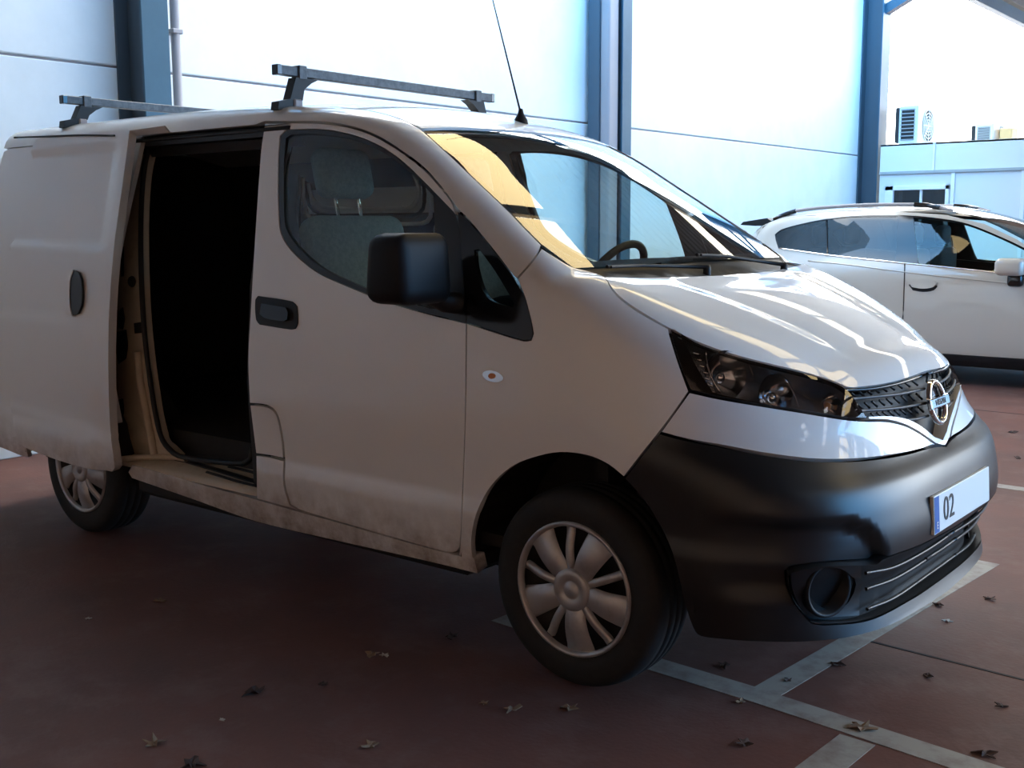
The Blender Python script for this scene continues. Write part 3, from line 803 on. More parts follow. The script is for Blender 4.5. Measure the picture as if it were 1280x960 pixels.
# --- door opening: jamb, seal, track, step
JF = Surf(lambda P: van_F(P)+.075)
jamb_px = [(148,164),(202,165),(189,188),(181.5,225),(178.5,300),(182,400),(191,480),(204,545),(224,569.5),(200,580),(150,590),(128,560),(124,400),(132,280)]
jam = panel('door_jamb', van, JF, JF.px(smooth_loop(jamb_px, True, 9.)), 'side', 'jamb_paint', both=False, thick=.03, gap=0, h=.03)[0]
JS = lambda pts: JF.off(JF.px(smooth_loop(pts, False, 9.)), .008)
sealp = [(330,164),(260,163),(215,164),(200,167),(188,188),(181,225),(178,300),(181.5,400),(190.5,480),(203,545),(213,560),(226,569.5),(268,576),(306,579),(315,574),(318,560)]
part('door_seal', tube_mesh(JS(sealp), .011, 8), van, ('seal_rubber',))
for pts in ([(141,390),(146,384),(148,398),(146,412),(141,410)], [(139,415),(150,412),(152,432),(150,448),(141,455),(138,440)], [(139,500),(146,498),(147,516),(144,526),(140,520)],
            [(138,560),(150,552),(158,574),(148,582),(140,578)], [(160,404),(172,402),(173,416),(161,417)], [(144,310),(147,308),(147,345),(144,346)]):
    panel('latch_slot', jam, JF, JF.px(smooth_loop([(u+8, v) for u, v in pts], True, 4.)), 'side', 'dark_trim', both=False, thick=.004, off=.003, gap=0, h=.03)
c = JF.px([(166, 352)])[0]
me = lathe_mesh([(.001, .012), (.02, .012), (.024, .004), (.024, 0)], 16, 'y'); me.transform(Matrix.Translation(Vector(c)) @ Matrix.Scale(-1, 4, (0, 1, 0))); part('rubber_stop', me, jam, ('seal_rubber',))
# pillar rib and top track
part('jamb_rib', tube_mesh(JS([(174,440),(178,480),(188,530),(196,575)]), .018, 8), jam, ('jamb_paint',))
def loft(rows, name, parent, mats, smooth=True):
    k = len(rows[0]); V = [p for r in rows for p in r]; Fc = []
    for i in range(len(rows)-1):
        for j in range(k-1): a = i*k+j; Fc.append((a, a+1, a+k+1, a+k))
    return part(name, mesh_of(V, Fc, smooth), parent, mats)
X1, X2 = -1.37, -2.52
def rowx(x, pr): return [(x, y, z) for y, z in pr]
step_pr = [(-.836, .372), (-.832, .388), (-.815, .398), (-.76, .412), (-.70, .425)]
stp = loft([rowx(x, step_pr) for x in np.linspace(X1, X2, 10)], 'door_step', van, ('jamb_paint',))
loft([rowx(x, [(-.70, .424), (-.69, .44), (-.685, .525), (-.60, .527)]) for x in (X1, X2)], 'floor_edge', van, ('interior_dark',), False)
def stripx(name, pts, w, mat, parent, z=.006):
    """narrow strip lying on the step"""
    V = []; Fc = []
    for i, (x, y) in enumerate(pts):
        zz = np.interp(-y, [.70, .76, .815], [.425, .412, .398])+z
        V += [(x, y-w/2, zz-.003), (x, y+w/2, zz+.001), (x, y-w/2, zz-.012), (x, y+w/2, zz-.012)]
    for i in range(len(pts)-1):
        a = 4*i; Fc += [(a, a+1, a+5, a+4), (a, a+4, a+6, a+2), (a+1, a+3, a+7, a+5)]
    return part(name, mesh_of(V, Fc), parent, (mat,))
stripx('track_slot', [(-1.40, -.785), (-1.55, -.78), (-1.75, -.762), (-2.0, -.745), (-2.3, -.742)], .022, 'dark_trim', stp)
stripx('track_slot', [(-1.40, -.735), (-1.6, -.725), (-1.75, -.72)], .010, 'dark_trim', stp)
stripx('track_rail', [(-1.40, -.812), (-1.6, -.806), (-1.8, -.79)], .008, 'dark_trim', stp)
part('roller_arm', tube_mesh([(-2.30, -.86, .405), (-2.22, -.80, .415), (-2.05, -.76, .43), (-1.98, -.755, .43)], .013, 8), van, ('jamb_paint',))
trk = loft([rowx(x, [(-.690, 1.735), (-.66, 1.735), (-.65, 1.70), (-.62, 1.695), (-.60, 1.66)]) for x in (X1, -1.9, X2)], 'top_track', van, ('dark_trim',), False)
part('top_track_lip', tube_mesh([(X1, -.672, 1.722), (X2, -.672, 1.722)], .008, 6), trk, ('seal_rubber',))
# B-pillar inside the door edge
for sy in (1, -1): loft([[(a, b_*sy, c_) for a, b_, c_ in r] for r in [[(-1.36, -.815, .40), (-1.36, -.83, .8), (-1.36, -.80, 1.15), (-1.36, -.70, 1.6), (-1.36, -.64, 1.74)],
      [(-1.49, -.80, .40), (-1.49, -.815, .8), (-1.49, -.785, 1.15), (-1.49, -.69, 1.6), (-1.49, -.63, 1.74)],
      [(-1.49, -.68, .40), (-1.49, -.69, .8), (-1.49, -.66, 1.15), (-1.49, -.58, 1.6), (-1.49, -.54, 1.74)]]], 'door_pillar', van, ('interior_dark',))
# --- load bay
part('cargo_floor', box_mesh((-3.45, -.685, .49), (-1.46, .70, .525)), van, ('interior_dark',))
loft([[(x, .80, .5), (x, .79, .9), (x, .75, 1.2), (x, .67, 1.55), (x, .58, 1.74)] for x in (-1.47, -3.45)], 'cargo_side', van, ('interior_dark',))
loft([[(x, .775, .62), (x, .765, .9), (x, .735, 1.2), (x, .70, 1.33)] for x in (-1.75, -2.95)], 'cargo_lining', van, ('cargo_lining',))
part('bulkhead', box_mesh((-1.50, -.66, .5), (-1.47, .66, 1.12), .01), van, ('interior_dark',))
# stamped inner face of the far side with its framed blank window
pan = loft([[(x, .775, 1.13), (x, .755, 1.20), (x, .715, 1.36), (x, .665, 1.56), (x, .615, 1.725)] for x in (-1.50, -2.2, -2.86)], 'side_lining', van, ('panel_grey',))
def lin_y(z): return np.interp(z, [1.13, 1.20, 1.36, 1.56, 1.725], [.775, .755, .715, .665, .615])
for g_, rad, mt in ((0, .012, 'panel_grey'), (.035, .010, 'dark_trim'), (.075, .012, 'panel_grey'), (.15, .012, 'dark_trim')):
    loop = [(-2.80-g_*.3, 1.60+g_*.4), (-2.80-g_, 1.52-g_), (-2.72-g_, 1.47-g_), (-2.1+g_, 1.455-g_), (-2.03+g_, 1.49-g_), (-2.0+g_, 1.56), (-2.02+g_, 1.66)]
    q = smooth_loop(loop, False, .05, 80); part('lining_rib', tube_mesh([(x, lin_y(z)-.006, z) for x, z in q], rad, 6), pan, (mt,))

part('rear_lining', extrude_poly([(s_*a, z) for s_, rr in ((-1, 1), (1, -1)) for a, z in [(.80, .4), (.80, .9), (.76, 1.2), (.685, 1.55), (.61, 1.75)][::rr]], -3.47, -3.44, lambda p, d: (d, p[0], p[1])), van, ('interior_dark',))
loft([[(x, -.60, 1.70), (x, -.3, 1.765), (x, 0, 1.78), (x, .3, 1.765), (x, .60, 1.70)] for x in (-3.45, -2.0, -1.40)]+[[(-1.1, -.58, 1.685), (-1.1, -.3, 1.745), (-1.1, 0, 1.76), (-1.1, .3, 1.745), (-1.1, .58, 1.685)],
      [(-.93, -.55, 1.66), (-.93, -.3, 1.70), (-.93, 0, 1.715), (-.93, .3, 1.70), (-.93, .55, 1.66)]], 'headliner', van, ('interior_grey',))
# --- underside, wheel housings
part('underbody', box_mesh((-3.40, -.62, .235), (.62, .62, .30), .02), van, ('interior_dark',))
part('sill_box', box_mesh((-2.28, -.80, .25), (-.42, -.60, .33), .02), van, ('interior_dark',))
part('sill_box', box_mesh((-2.28, .60, .25), (-.42, .80, .33), .02), van, ('interior_dark',))
part('cab_floor', box_mesh((-1.46, -.76, .36), (.0, .76, .40)), van, ('interior_dark',))
part('firewall', box_mesh((-.02, -.66, .36), (.02, .66, 1.12)), van, ('interior_dark',))
for cx in (0, -2.725):
    for sy in (1, -1):
        V = []; Fc = []; A = np.linspace(math.radians(4), math.radians(176), 25)
        r = .42 if cx == 0 else .41
        for t in A: V += [(cx+r*math.cos(t), -sy*.835, .30+r*math.sin(t)), (cx+r*math.cos(t), -sy*.50, .30+r*math.sin(t)), (cx, -sy*.50, .30)]
        for i in range(24): a = 3*i; Fc += [(a, a+3, a+4, a+1), (a+1, a+4, a+5, a+2)]
        V = [((v[0], v[1], min(v[2], .70)) if cx else v) for v in V]
        part('wheel_housing', mesh_of(V, Fc, False), van, ('interior_dark',))
# --- wheels
tyre_prof = [(.196, -.082), (.205, -.090), (.235, -.097), (.268, -.096), (.286, -.088), (.296, -.074), (.300, -.058), (.3015, -.040), (.295, -.037), (.295, -.031), (.302, -.029), (.302, -.003), (.295, -.001), (.295, .005), (.302, .007),
             (.302, .030), (.295, .032), (.295, .038), (.3015, .040), (.300, .058), (.296, .074), (.286, .088), (.268, .096), (.235, .097), (.205, .090), (.196, .082)]
def wheel(x, y, steer=0.):
    w = empty('wheel', (x, y, .302)); w.parent = van
    s = -1 if y < 0 else 1                                  # outward direction
    R = Matrix.Rotation(steer, 4, 'Z')
    def add(name, me, mat):
        if s > 0: me.transform(Matrix.Rotation(math.pi, 4, 'Z'))
        me.transform(R); return link(name, me, w, (mat,))
    add('tyre', lathe_mesh(tyre_prof, 64, 'y'), 'rubber')
    add('rim', lathe_mesh([(.197, -.085), (.190, -.07), (.185, -.045), (.06, -.035), (.001, -.035)], 48, 'y'), 'rim_steel')
    # trim: ring, five broad and five slim spokes, hub
    add('hubcap_ring', lathe_mesh([(.205, -.088), (.203, -.0965), (.197, -.098), (.190, -.092), (.188, -.08)], 56, 'y'), 'hubcap_silver')
    V = []; Fc = []
    def spoke(a, w0, w1, r0, r1, yc):
        n = 8; b = len(V); c, s_ = math.cos(a), math.sin(a)
        for i in range(n+1):
            t = i/n; r = r0+(r1-r0)*t; hw = w0+(w1-w0)*t; yy = yc-.012*math.sin(math.pi*min(1, t*1.15))+.008*t
            for q, dy in ((-1, .012), (-.78, 0), (.78, 0), (1, .012)):
                V.append((r*c-q*hw*s_, yy+dy, r*s_+q*hw*c))
        for i in range(n):
            for j in range(3): k = b+4*i+j; Fc.append((k, k+1, k+5, k+4))
    for k in range(5):
        a = math.radians(-84+72*k); spoke(a, .032, .052, .045, .194, -.092); spoke(a+math.radians(36), .012, .014, .045, .186, -.088)
    me = mesh_of(V, Fc, True); add('hubcap_spokes', me, 'hubcap_silver')
    add('hubcap_centre', lathe_mesh([(.066, -.082), (.064, -.098), (.052, -.103), (.034, -.103), (.030, -.098), (.024, -.099), (.020, -.104), (.001, -.105)], 32, 'y'), 'hubcap_silver')
    return w
wheel(0, -.722); wheel(0, .722); wheel(-2.725, -.705); wheel(-2.725, .705)
# --- door furniture
hp = [(324,370),(366,377),(372,383),(373,404),(370,411),(364,412),(326,406),(321.5,400),(320.5,375)]
hnd = panel('door_handle', doors, VAN, P_(hp, 5), 'side', 'black_plastic', thick=.012, off=.005, gap=0, h=.02)
hp2 = [(332,380),(362,385),(365,391),(364,400),(360,402),(336,398),(330,393)]
panel('handle_grip', hnd, VAN, P_(hp2, 5), 'side', 'gloss_black', thick=.012, off=.020, gap=0, h=.02)
ind = [(617+13*math.cos(t), 470.5-7*math.sin(t)+4*math.cos(t)*.6) for t in np.linspace(0, 2*math.pi, 17)[:-1]]
ri = panel('side_repeater', van, VAN, P_(ind, 4), 'side', 'lamp_reflector', thick=.006, off=.004, gap=0, h=.01)
ind2 = [(616+4*math.cos(t), 470-3.5*math.sin(t)) for t in np.linspace(0, 2*math.pi, 13)[:-1]]
panel('repeater_bulb', ri, VAN, P_(ind2, 3), 'side', 'amber_bulb', thick=.004, off=.007, gap=0, h=.01)
# mirrors
def mirror_thing(sy):
    mr = empty('door_mirror', (-.47, -.84*sy, 1.15)); mr.parent = van
    bm = bmesh.new(); box_bm(bm, (-.57, -1.09*sy if sy > 0 else .87, 1.135), (-.36, -.87 if sy > 0 else 1.10, 1.345), .045, None, 4)
    for v in bm.verts:                                     # taper towards the door, lean the head
        t = (v.co.z-1.135)/.21
        v.co.x += .02*(t-.5)-.05*(abs(v.co.y)-.98)
        if v.co.x > -.48: v.co.x = -.48+(v.co.x+.48)*(.75-.25*t)
    part('housing', bm_mesh(bm, True), mr, ('mirror_black',))
    part('stalk', tube_mesh([(-.44, -.815*sy, 1.13), (-.45, -.86*sy, 1.135), (-.47, -.92*sy, 1.17), (-.48, -.98*sy, 1.21)], .034, 12), mr, ('black_plastic',))
    part('mirror_glass', box_mesh((-.575, min(-1.045*sy, -.915*sy), 1.185), (-.568, max(-1.045*sy, -.915*sy), 1.295)), mr, ('chrome',))
mirror_thing(1); mirror_thing(-1)
# --- roof bars
def roof_bar(x):
    rb = empty('roof_bar', (x, 0, 1.94)); rb.parent = van
    part('tube', box_mesh((x-.016, -.61, 1.925), (x+.016, .61, 1.961), .003), rb, ('bar_steel',))
    for sy in (-1, 1):
        part('end_cap', box_mesh((x-.017, min(sy*.605, sy*.630), 1.924), (x+.017, max(sy*.605, sy*.630), 1.962), .003), rb, ('gloss_black',))
        z0 = VAN.to3(np.array([(x, sy*.57)]), 'top')[0][2]
        ft = [(.485, 1.921), (.435, 1.921), (.470, 1.905), (.505, 1.88), (.515, z0+.025), (.545, z0-.004), (.60, z0-.02), (.635, z0-.018), (.63, z0+.012), (.575, z0+.025), (.545, 1.921)]
        me = extrude_poly(ft, x-.022, x+.022, lambda p, d: (d, sy*p[0], p[1])); part('foot', me, rb, ('black_plastic',))
        part('foot_clamp', box_mesh((x-.024, min(sy*.49, sy*.53), 1.915), (x+.024, max(sy*.49, sy*.53), 1.967), .003), rb, ('bar_steel',))
        part('foot_pad', box_mesh((x-.03, min(sy*.52, sy*.56), z0-.01), (x+.03, max(sy*.52, sy*.56), z0+.026), .005), rb, ('pipe_grey',))
roof_bar(-1.5); roof_bar(-3.0)
# --- aerial
ab = VAN.px([(651, 152)])[0]
an = empty('aerial', tuple(ab)); an.parent = van
me = lathe_mesh([(.001, .05), (.008, .048), (.012, .03), (.026, .006), (.03, -.012)], 20, 'z'); link('base', me, an, ('black_plastic',))
tip = hit(611, -20, 0, ab[0]-.22)
link('rod', tube_mesh([(0, 0, .03)]+[tuple(np.array((0, 0, .03))+(tip-ab-np.array((0, 0, .03)))*t) for t in (.3, .6, 1)], .0042, 8, True, .002), an, ('black_plastic',))
# --- wipers
def wiper(pts, name='wiper'):
    p3 = VAN.off(VAN.to3(np.array(pts), 'top'), .014)
    w = empty(name, tuple(p3[0])); w.parent = van
    part('arm', tube_mesh(p3, .007, 8, True, .004), w, ('black_plastic',))
    p4 = VAN.off(VAN.to3(np.array([(x-.012, y) for x, y in pts[1:]]), 'top'), .006)
    part('blade', tube_mesh(p4, .006, 6), w, ('rubber',))
    part('pivot', lathe_on(p3[0]), w, ('black_plastic',))
def lathe_on(p):
    me = lathe_mesh([(.001, .008), (.010, .006), (.013, -.006), (.013, -.03)], 16, 'z'); me.transform(Matrix.Translation(Vector(p))); return me
wiper([(.045, -.14), (.02, -.30), (-.01, -.45), (-.035, -.58)])
wiper([(.055, .42), (.02, .25), (.0, .08), (-.012, -.08)])
# --- cab interior
part('dashboard', bm_mesh((lambda bm: (box_bm(bm, (-.52, -.66, .85), (-.10, .66, 1.14), .07, None, 3), bm)[1])(bmesh.new()), True), van, ('dash_plastic',))
part('instrument_hood', bm_mesh((lambda bm: (box_bm(bm, (-.50, .20, 1.08), (-.28, .52, 1.22), .05, None, 3), bm)[1])(bmesh.new()), True), van, ('dash_plastic',))
sw = empty('steering_wheel', (-.66, .37, 1.14)); sw.parent = van
bm = bmesh.new()
V = []; Fc = []; n1, n2_ = 40, 10
for i in range(n1):
    for j in range(n2_):
        a, b_ = 2*math.pi*i/n1, 2*math.pi*j/n2_; V.append(((.18+.016*math.cos(b_))*math.cos(a), (.18+.016*math.cos(b_))*math.sin(a), .016*math.sin(b_)))
for i in range(n1):
    for j in range(n2_): Fc.append((i*n2_+j, ((i+1) % n1)*n2_+j, ((i+1) % n1)*n2_+(j+1) % n2_, i*n2_+(j+1) % n2_))
RS = Matrix.Rotation(math.radians(-58), 4, 'Y')
me = mesh_of(V, Fc, True); me.transform(RS); link('wheel_rim', me, sw, ('dash_plastic',))
me = box_mesh((-.05, -.17, -.02), (.05, .17, .012), .015, 2, True); me.transform(RS); link('spoke', me, sw, ('dash_plastic',))
me = tube_mesh([(0, 0, -.01), (.2, 0, -.13)], .03, 10); link('steering_column', me, sw, ('dash_plastic',))
def seat(y):
    s = empty('seat', (-1.08, y, .40)); s.parent = van
    def sb(name, lo, hi, bev, mat='seat_fabric', M4=None):
        bm = bmesh.new(); box_bm(bm, lo, hi, bev, None, 4); me = bm_mesh(bm, True)
        if M4: me.transform(M4)
        return link(name, me, s, (mat,))
    lean = Matrix.Translation((-.17, 0, .40)) @ Matrix.Rotation(math.radians(-13), 4, 'Y')
    sb('seat_base', (-.22, -.20, .0), (.24, .20, .2), .02, 'interior_dark')
    sb('cushion', (-.24, -.245, .19), (.27, .245, .35), .06)
    sb('backrest', (-.07, -.245, -.06), (.07, .245, .62), .06, 'seat_fabric', lean)
    sb('headrest', (-.045, -.135, .69), (.05, .135, .885), .045, 'seat_fabric', lean)
    for dy in (-.06, .06):
        me = tube_mesh([(0, dy, .58), (0, dy, .74)], .007, 8); me.transform(lean); link('headrest_post', me, s, ('chrome',))
seat(-.37); seat(.37)
# ------------------------------------------------------------------ the parked crossover
YS = 7.20
SW_ = pchip([.15,.25,.4,.6,.8,.9,.96,1.1,1.3,1.45,1.6],[.80,.86,.885,.895,.89,.88,.865,.80,.725,.665,.60])
DX = -.40
SZ_ = pchip([-3.6,-3.47,-3.38,-3.26,-3.1,-2.85,-2.54,-2.04,-1.6,-1.25,-1.0,-.7,-.4,-.2,0,.4,.75,.95,1.1],
            [.8,.95,1.14,1.33,1.43,1.49,1.525,1.545,1.54,1.495,1.43,1.29,1.12,1.04,1.015,.98,.91,.80,.6])
SXF = pchip([.15,.3,.6,.8,1.0],[.90,.98,1.01,.98,.9])
SXR = pchip([.15,.3,.55,.8,1.0,1.3,1.6],[-3.34,-3.44,-3.48,-3.46,-3.44,-3.36,-3.1])
def suv_F(P):
    x, y, z = P[..., 0], np.abs(P[..., 1]-YS), P[..., 2]
    W = SW_(z)-.05*sstep(-1.6, -3.4, x)*sstep(.9, 1.4, z)-.04*sstep(-1.3, -.7, x)*sstep(.95, 1.4, z)
    a = np.maximum(0, (x-0.)/(SXF(z)-0.)); b_ = np.maximum(0, (-2.6-x)/(-2.6-SXR(z)))
    s = (np.maximum(a, b_)**3+(y/W)**3+1e-12)**(1/3)
    return smax((s-1)*W, (z-SZ_(x)+.09*y*y)*.85, .09)
SUV = Surf(suv_F, YS, (-1.2, 0, .6), 1.4)
suv = empty('parked_crossover', (-.9, YS, 0), 'beige pearl crossover car with roof rails parked beyond the van', 'car')
sp = lambda pts, st=9.: SUV.px(smooth_loop(pts, True, st), 5., 16.)
spl = lambda pts, st=9.: SUV.px(smooth_loop(pts, False, st), 5., 16.)
SP = ('suv_pearl', 'interior_dark')
rear_win = [(969.5,293),(977,287.6),(1002,280.6),(1033,274.6),(1066,271),(1122,270.4),(1119.5,326.6),(1090,324.5),(1052,320.3),(1005,314.2),(974,309.8),(971,300)]
front_win = [(1141.5,271.8),(1179,274.8),(1210,281),(1249,296.5),(1280,311),(1300,322),(1318,334),(1316,348),(1280,344),(1245,340.3),(1193,334.6),(1148,329.6)]
allwin = [(968.5,293),(976,287),(1002,279.6),(1033,273.6),(1066,270),(1130,269),(1180,273.6),(1211,280),(1250,295.5),(1282,310.5),(1302,322),(1321,335),(1318,349.5),(1280,345),(1193,335.5),(1130,329.3),(1052,321.3),(1005,315.2),(973,310.8),(969.5,300)]
aw = sp(allwin); aw = aw[~np.isnan(aw[:, 0])]
def q3(pts): return SUV.to3(np.array(pts)+np.array([DX, 0]), 'side')
# body side: rear quarter + doors, split at the door gap
def side_pts(lst): return q3(lst)
xg = hit(1131, 340, 1, YS-.88)[0]; xr_ = -2.05; xa = -.02
def wedge(x0, x1):
    """body-side outline between two door gaps with the window line on top"""
    return None
low = .27
body_side = q3([(-2.98, .42), (-2.70, .33)]+arc(-2.2, .34, .36, 180, 0)+[(-1.80, low), (.02, low)]+arc(.42, .34, .36, 180, 0)+[(1.06, .33), (1.20, .5), (1.22, .78), (.9, .84), (.4, .93), (.1, .98), (-.1, 1.09), (-.34, 1.24), (-.62, 1.37), (-.95, 1.45), (-1.5, 1.49), (-2.1, 1.48), (-2.5, 1.44), (-2.74, 1.36), (-2.90, 1.2), (-2.97, 1.05), (-3.0, .9)])
sbod = panel('body_side', suv, SUV, body_side, 'side', SP, holes=[aw], thick=.03, h=.045, gap=0)
panel('window_surround', sbod, SUV, aw, 'side', 'gloss_black', holes=[sp(rear_win), (lambda a: a[~np.isnan(a[:, 0])])(sp(front_win))], thick=.02, off=-.002, gap=0, h=.06)
panel('rear_side_glass', sbod, SUV, sp(rear_win), 'side', 'dark_glass', thick=.004, off=-.006, gap=-.003, inner=False, h=.08)
panel('front_side_glass', sbod, SUV, (lambda a: a[~np.isnan(a[:, 0])])(sp(front_win)), 'side', 'side_glass', thick=.004, off=-.006, gap=-.003, inner=False, h=.08)
def s_tube(name, pts, r, mat, par=None, off=0., st=9., both=True):
    p = spl(pts, st); p = p[~np.isnan(p[:, 0])]; p = SUV.off(p, off); me = tube_mesh(p, r, 6)
    for o, mm in zip(par or sbod, (me, None)):
        if mm is None:
            p2 = p.copy(); p2[:, 1] = 2*YS-p2[:, 1]; mm = tube_mesh(p2, r, 6)
        part(name, mm, o, (mat,))
s_tube('belt_trim', [(974,310.6),(1005,315),(1052,321),(1130,329),(1193,335.2),(1245,341),(1280,344.8)], .007, 'chrome', off=.003)
s_tube('door_gap', [(1131,330),(1130.5,350),(1129.5,379),(1128,420),(1130,440)], .005, 'joint_dark', off=.0005)
s_tube('window_divider', [(1033,275),(1034,317)], .008, 'gloss_black', off=-.004)
s_tube('body_crease', [(1010,326),(1060,331),(1130,340),(1193,347),(1262,354)], .006, 'suv_pearl', off=.001)
sill = q3([(-1.80, .265), (.02, .265), (.02, .17), (-1.80, .17)])
panel('sill_cladding', suv, SUV, sill, 'side', 'black_plastic', thick=.05, h=.06, gap=0, off=.006)
hs = [(1136,352),(1141,349.5),(1154,349),(1167,351),(1172,354),(1167,359),(1154,361),(1141,359)]
panel('door_handle', sbod, SUV, sp(hs, 5), 'side', SP, thick=.02, off=.022, gap=0, h=.03)
panel('handle_cup', sbod, SUV, sp([(u+ (u-1154)*.0, v+4) for u, v in hs], 5), 'side', 'interior_dark', thick=.004, off=.002, gap=0, h=.03)
# roof, bonnet, screens, ends
def top_sym(half): 
    h3 = np.array([(x+DX, YS-y) for x, y in half]); o = np.array([(x+DX, YS+y) for x, y in half[1:-1]])[::-1]
    return SUV.to3(np.concatenate([h3, o]), 'top')
panel('roof_skin', suv, SUV, top_sym([(-2.74, 0), (-2.72, .50), (-2.45, .60), (-1.6, .64), (-1.15, .62), (-.90, .58), (-.80, 0)]), 'top', SP, both=False, thick=.02, h=.07, gap=0)
panel('windscreen', suv, SUV, top_sym([(-.80, 0), (-.90, .56), (-.45, .64), (-.10, .69), (.08, .45), (.14, 0)]), 'top', 'dark_glass', both=False, thick=.005, h=.08, gap=.002, off=-.003, inner=False)
cowl_loop = top_sym([(.14, 0), (.08, .45), (-.10, .69), (.06, .79), (.5, .83), (.9, .79), (1.14, .68), (1.24, .43), (1.29, 0)])
panel('bonnet', suv, SUV, cowl_loop, 'top', SP, both=False, thick=.02, h=.06, gap=.002)
def from_front(y, z):
    y = np.array(y); z = np.array(z)
    return hit_F(suv_F, np.stack([0*y+3, y, z], 1), np.tile([-1., 0, 0], (len(y), 1)), 0, 3.4, 400)
yy = [-.84, -.6, -.3, 0, .3, .6, .84]
panel('front_bumper', suv, SUV, from_front([YS+a for a in yy]+[YS-a for a in yy], [.20]*7+[.60]*7), 'sph', SP, both=False, thick=.03, h=.07, gap=0)
panel('grille_back', suv, SUV, from_front([YS+a for a in yy]+[YS-a for a in yy], [.58]*7+[.83, .835, .84, .84, .84, .835, .83]), 'sph', 'gloss_black', both=False, thick=.02, h=.07, gap=0, off=-.03)
panel('front_panel', suv, SUV, from_front([YS-.35, YS-.2, YS, YS+.2, YS+.35, YS+.35, YS+.2, YS, YS-.2, YS-.35], [.60]*5+[.66]*5), 'sph', 'chrome', both=False, thick=.02, h=.07, gap=0, off=-.004)
panel('headlamp', suv, SUV, from_front([YS-.36, YS-.6, YS-.80, YS-.83, YS-.6, YS-.36], [.64, .63, .66, .80, .81, .79]), 'sph', 'lamp_reflector', thick=.03, h=.05, gap=0, off=-.006)
panel('tailgate', suv, SUV, SUV.to3(np.array([(YS-.78, .55), (YS+.78, .55), (YS+.74, .95), (YS-.74, .95)]), 'rear'), 'rear', SP, both=False, thick=.03, h=.08, gap=0)
panel('rear_window', suv, SUV, SUV.to3(np.array([(YS-.72, .97), (YS+.72, .97), (YS+.55, 1.42), (YS-.55, 1.42)]), 'rear'), 'rear', 'dark_glass', both=False, thick=.005, h=.08, gap=0, inner=False)
panel('rear_bumper', suv, SUV, SUV.to3(np.array([(YS-.78, .22), (YS+.78, .22), (YS+.78, .55), (YS-.78, .55)]), 'rear'), 'rear', 'black_plastic', both=False, thick=.03, h=.08, gap=0)
# spoiler over the rear window
me = extrude_poly([(-3.36, 1.37), (-3.33, 1.40), (-3.08, 1.435), (-3.02, 1.40), (-3.2, 1.36)], YS-.54, YS+.54, lambda p, d: (p[0], d, p[1])); part('spoiler', me, suv, ('black_plastic',))
# roof rails, measured along the silhouette
for sy in (-1, 1):
    rl = empty('roof_rail', (-1.8, YS+sy*.58, 1.5)); rl.parent = suv; rl.location = Vector((-1.8+.9, sy*.58, 1.5))
    xs = np.linspace(-3.0, -1.32, 16); zz = SUV.to3(np.stack([xs, YS+sy*.545+0*xs], 1), 'top')[:, 2]
    lift = .028*np.minimum(1, np.minimum((xs+3.02)/.22, (-1.28-xs)/.30)); pts = [(x, YS+sy*.545, z+l) for x, z, l in zip(xs, zz, lift)]
    part('rail', tube_mesh(pts, .016, 8), rl, ('pipe_grey',))
    for i in (1, 13): part('rail_foot', tube_mesh(pts[i-1:i+2], .021, 8), rl, ('gloss_black',))
# mirrors
for sy in (-1, 1):
    mr = empty('door_mirror', (-.40+.9, sy*.98, 1.0)); mr.parent = suv
    bm = bmesh.new(); box_bm(bm, (-.80, YS+sy*1.0-.12, .955), (-.58, YS+sy*1.0+.12, 1.095), .045, None, 4); part('housing', bm_mesh(bm, True), mr, ('mirror_white',) if False else ('suv_pearl',))
    bm = bmesh.new(); box_bm(bm, (-.74, YS+sy*.89-.06, .86), (-.62, YS+sy*.89+.10, .97), .03, None, 3); part('stalk', bm_mesh(bm, True), mr, ('gloss_black',))
# wheels, underbody, cabin
for x in (-2.6, .02):
    for sy in (-1, 1):
        w = empty('wheel', (x+.9, sy*.80, .335)); w.parent = suv
        me = lathe_mesh([(.22, -.09), (.26, -.10), (.31, -.095), (.33, -.07), (.335, 0), (.33, .07), (.31, .095), (.26, .10), (.22, .09)], 40, 'y'); link('tyre', me, w, ('rubber',))
        link('rim_back', lathe_mesh([(.225, sy*.07), (.20, sy*.04), (.001, sy*.04)], 32, 'y'), w, ('rim_steel',))
        link('rim_ring', lathe_mesh([(.235, sy*.085), (.232, sy*.097), (.215, sy*.092), (.212, sy*.07)], 40, 'y'), w, ('hubcap_silver',))
        for q in range(5):
            t = 2*math.pi*q/5+.3; c_, s2 = math.cos(t), math.sin(t)
            me = extrude_poly([(.03, -.03), (.03, .03), (.218, .04), (.218, -.04)], sy*.06, sy*.088, lambda p, d: (p[0]*c_-p[1]*s2, d, p[0]*s2+p[1]*c_)); link('rim_spoke', me, w, ('hubcap_silver',))
        link('rim_hub', lathe_mesh([(.06, sy*.05), (.055, sy*.09), (.001, sy*.092)], 20, 'y'), w, ('hubcap_silver',))
        V = []; Fc = []
        for i in range(25):
            t = math.radians(-8+196*i/24); V += [(x+.36*math.cos(t), YS+sy*.885, .34+.36*math.sin(t)), (x+.36*math.cos(t), YS+sy*.55, .34+.36*math.sin(t))]
        for i in range(24): Fc.append((2*i, 2*i+2, 2*i+3, 2*i+1))
        part('wheel_housing', mesh_of(V, Fc), suv, ('interior_dark',))
part('underbody', box_mesh((-3.3, YS-.60, .19), (.8, YS+.60, .26), .02), suv, ('interior_dark',))
part('underbody_side', box_mesh((-2.22, YS-.84, .18), (-.36, YS+.84, .25), .02), suv, ('interior_dark',))
part('cabin_tub', box_mesh((-3.3, YS-.78, .30), (-.3, YS+.78, .60), .03), suv, ('interior_dark',))
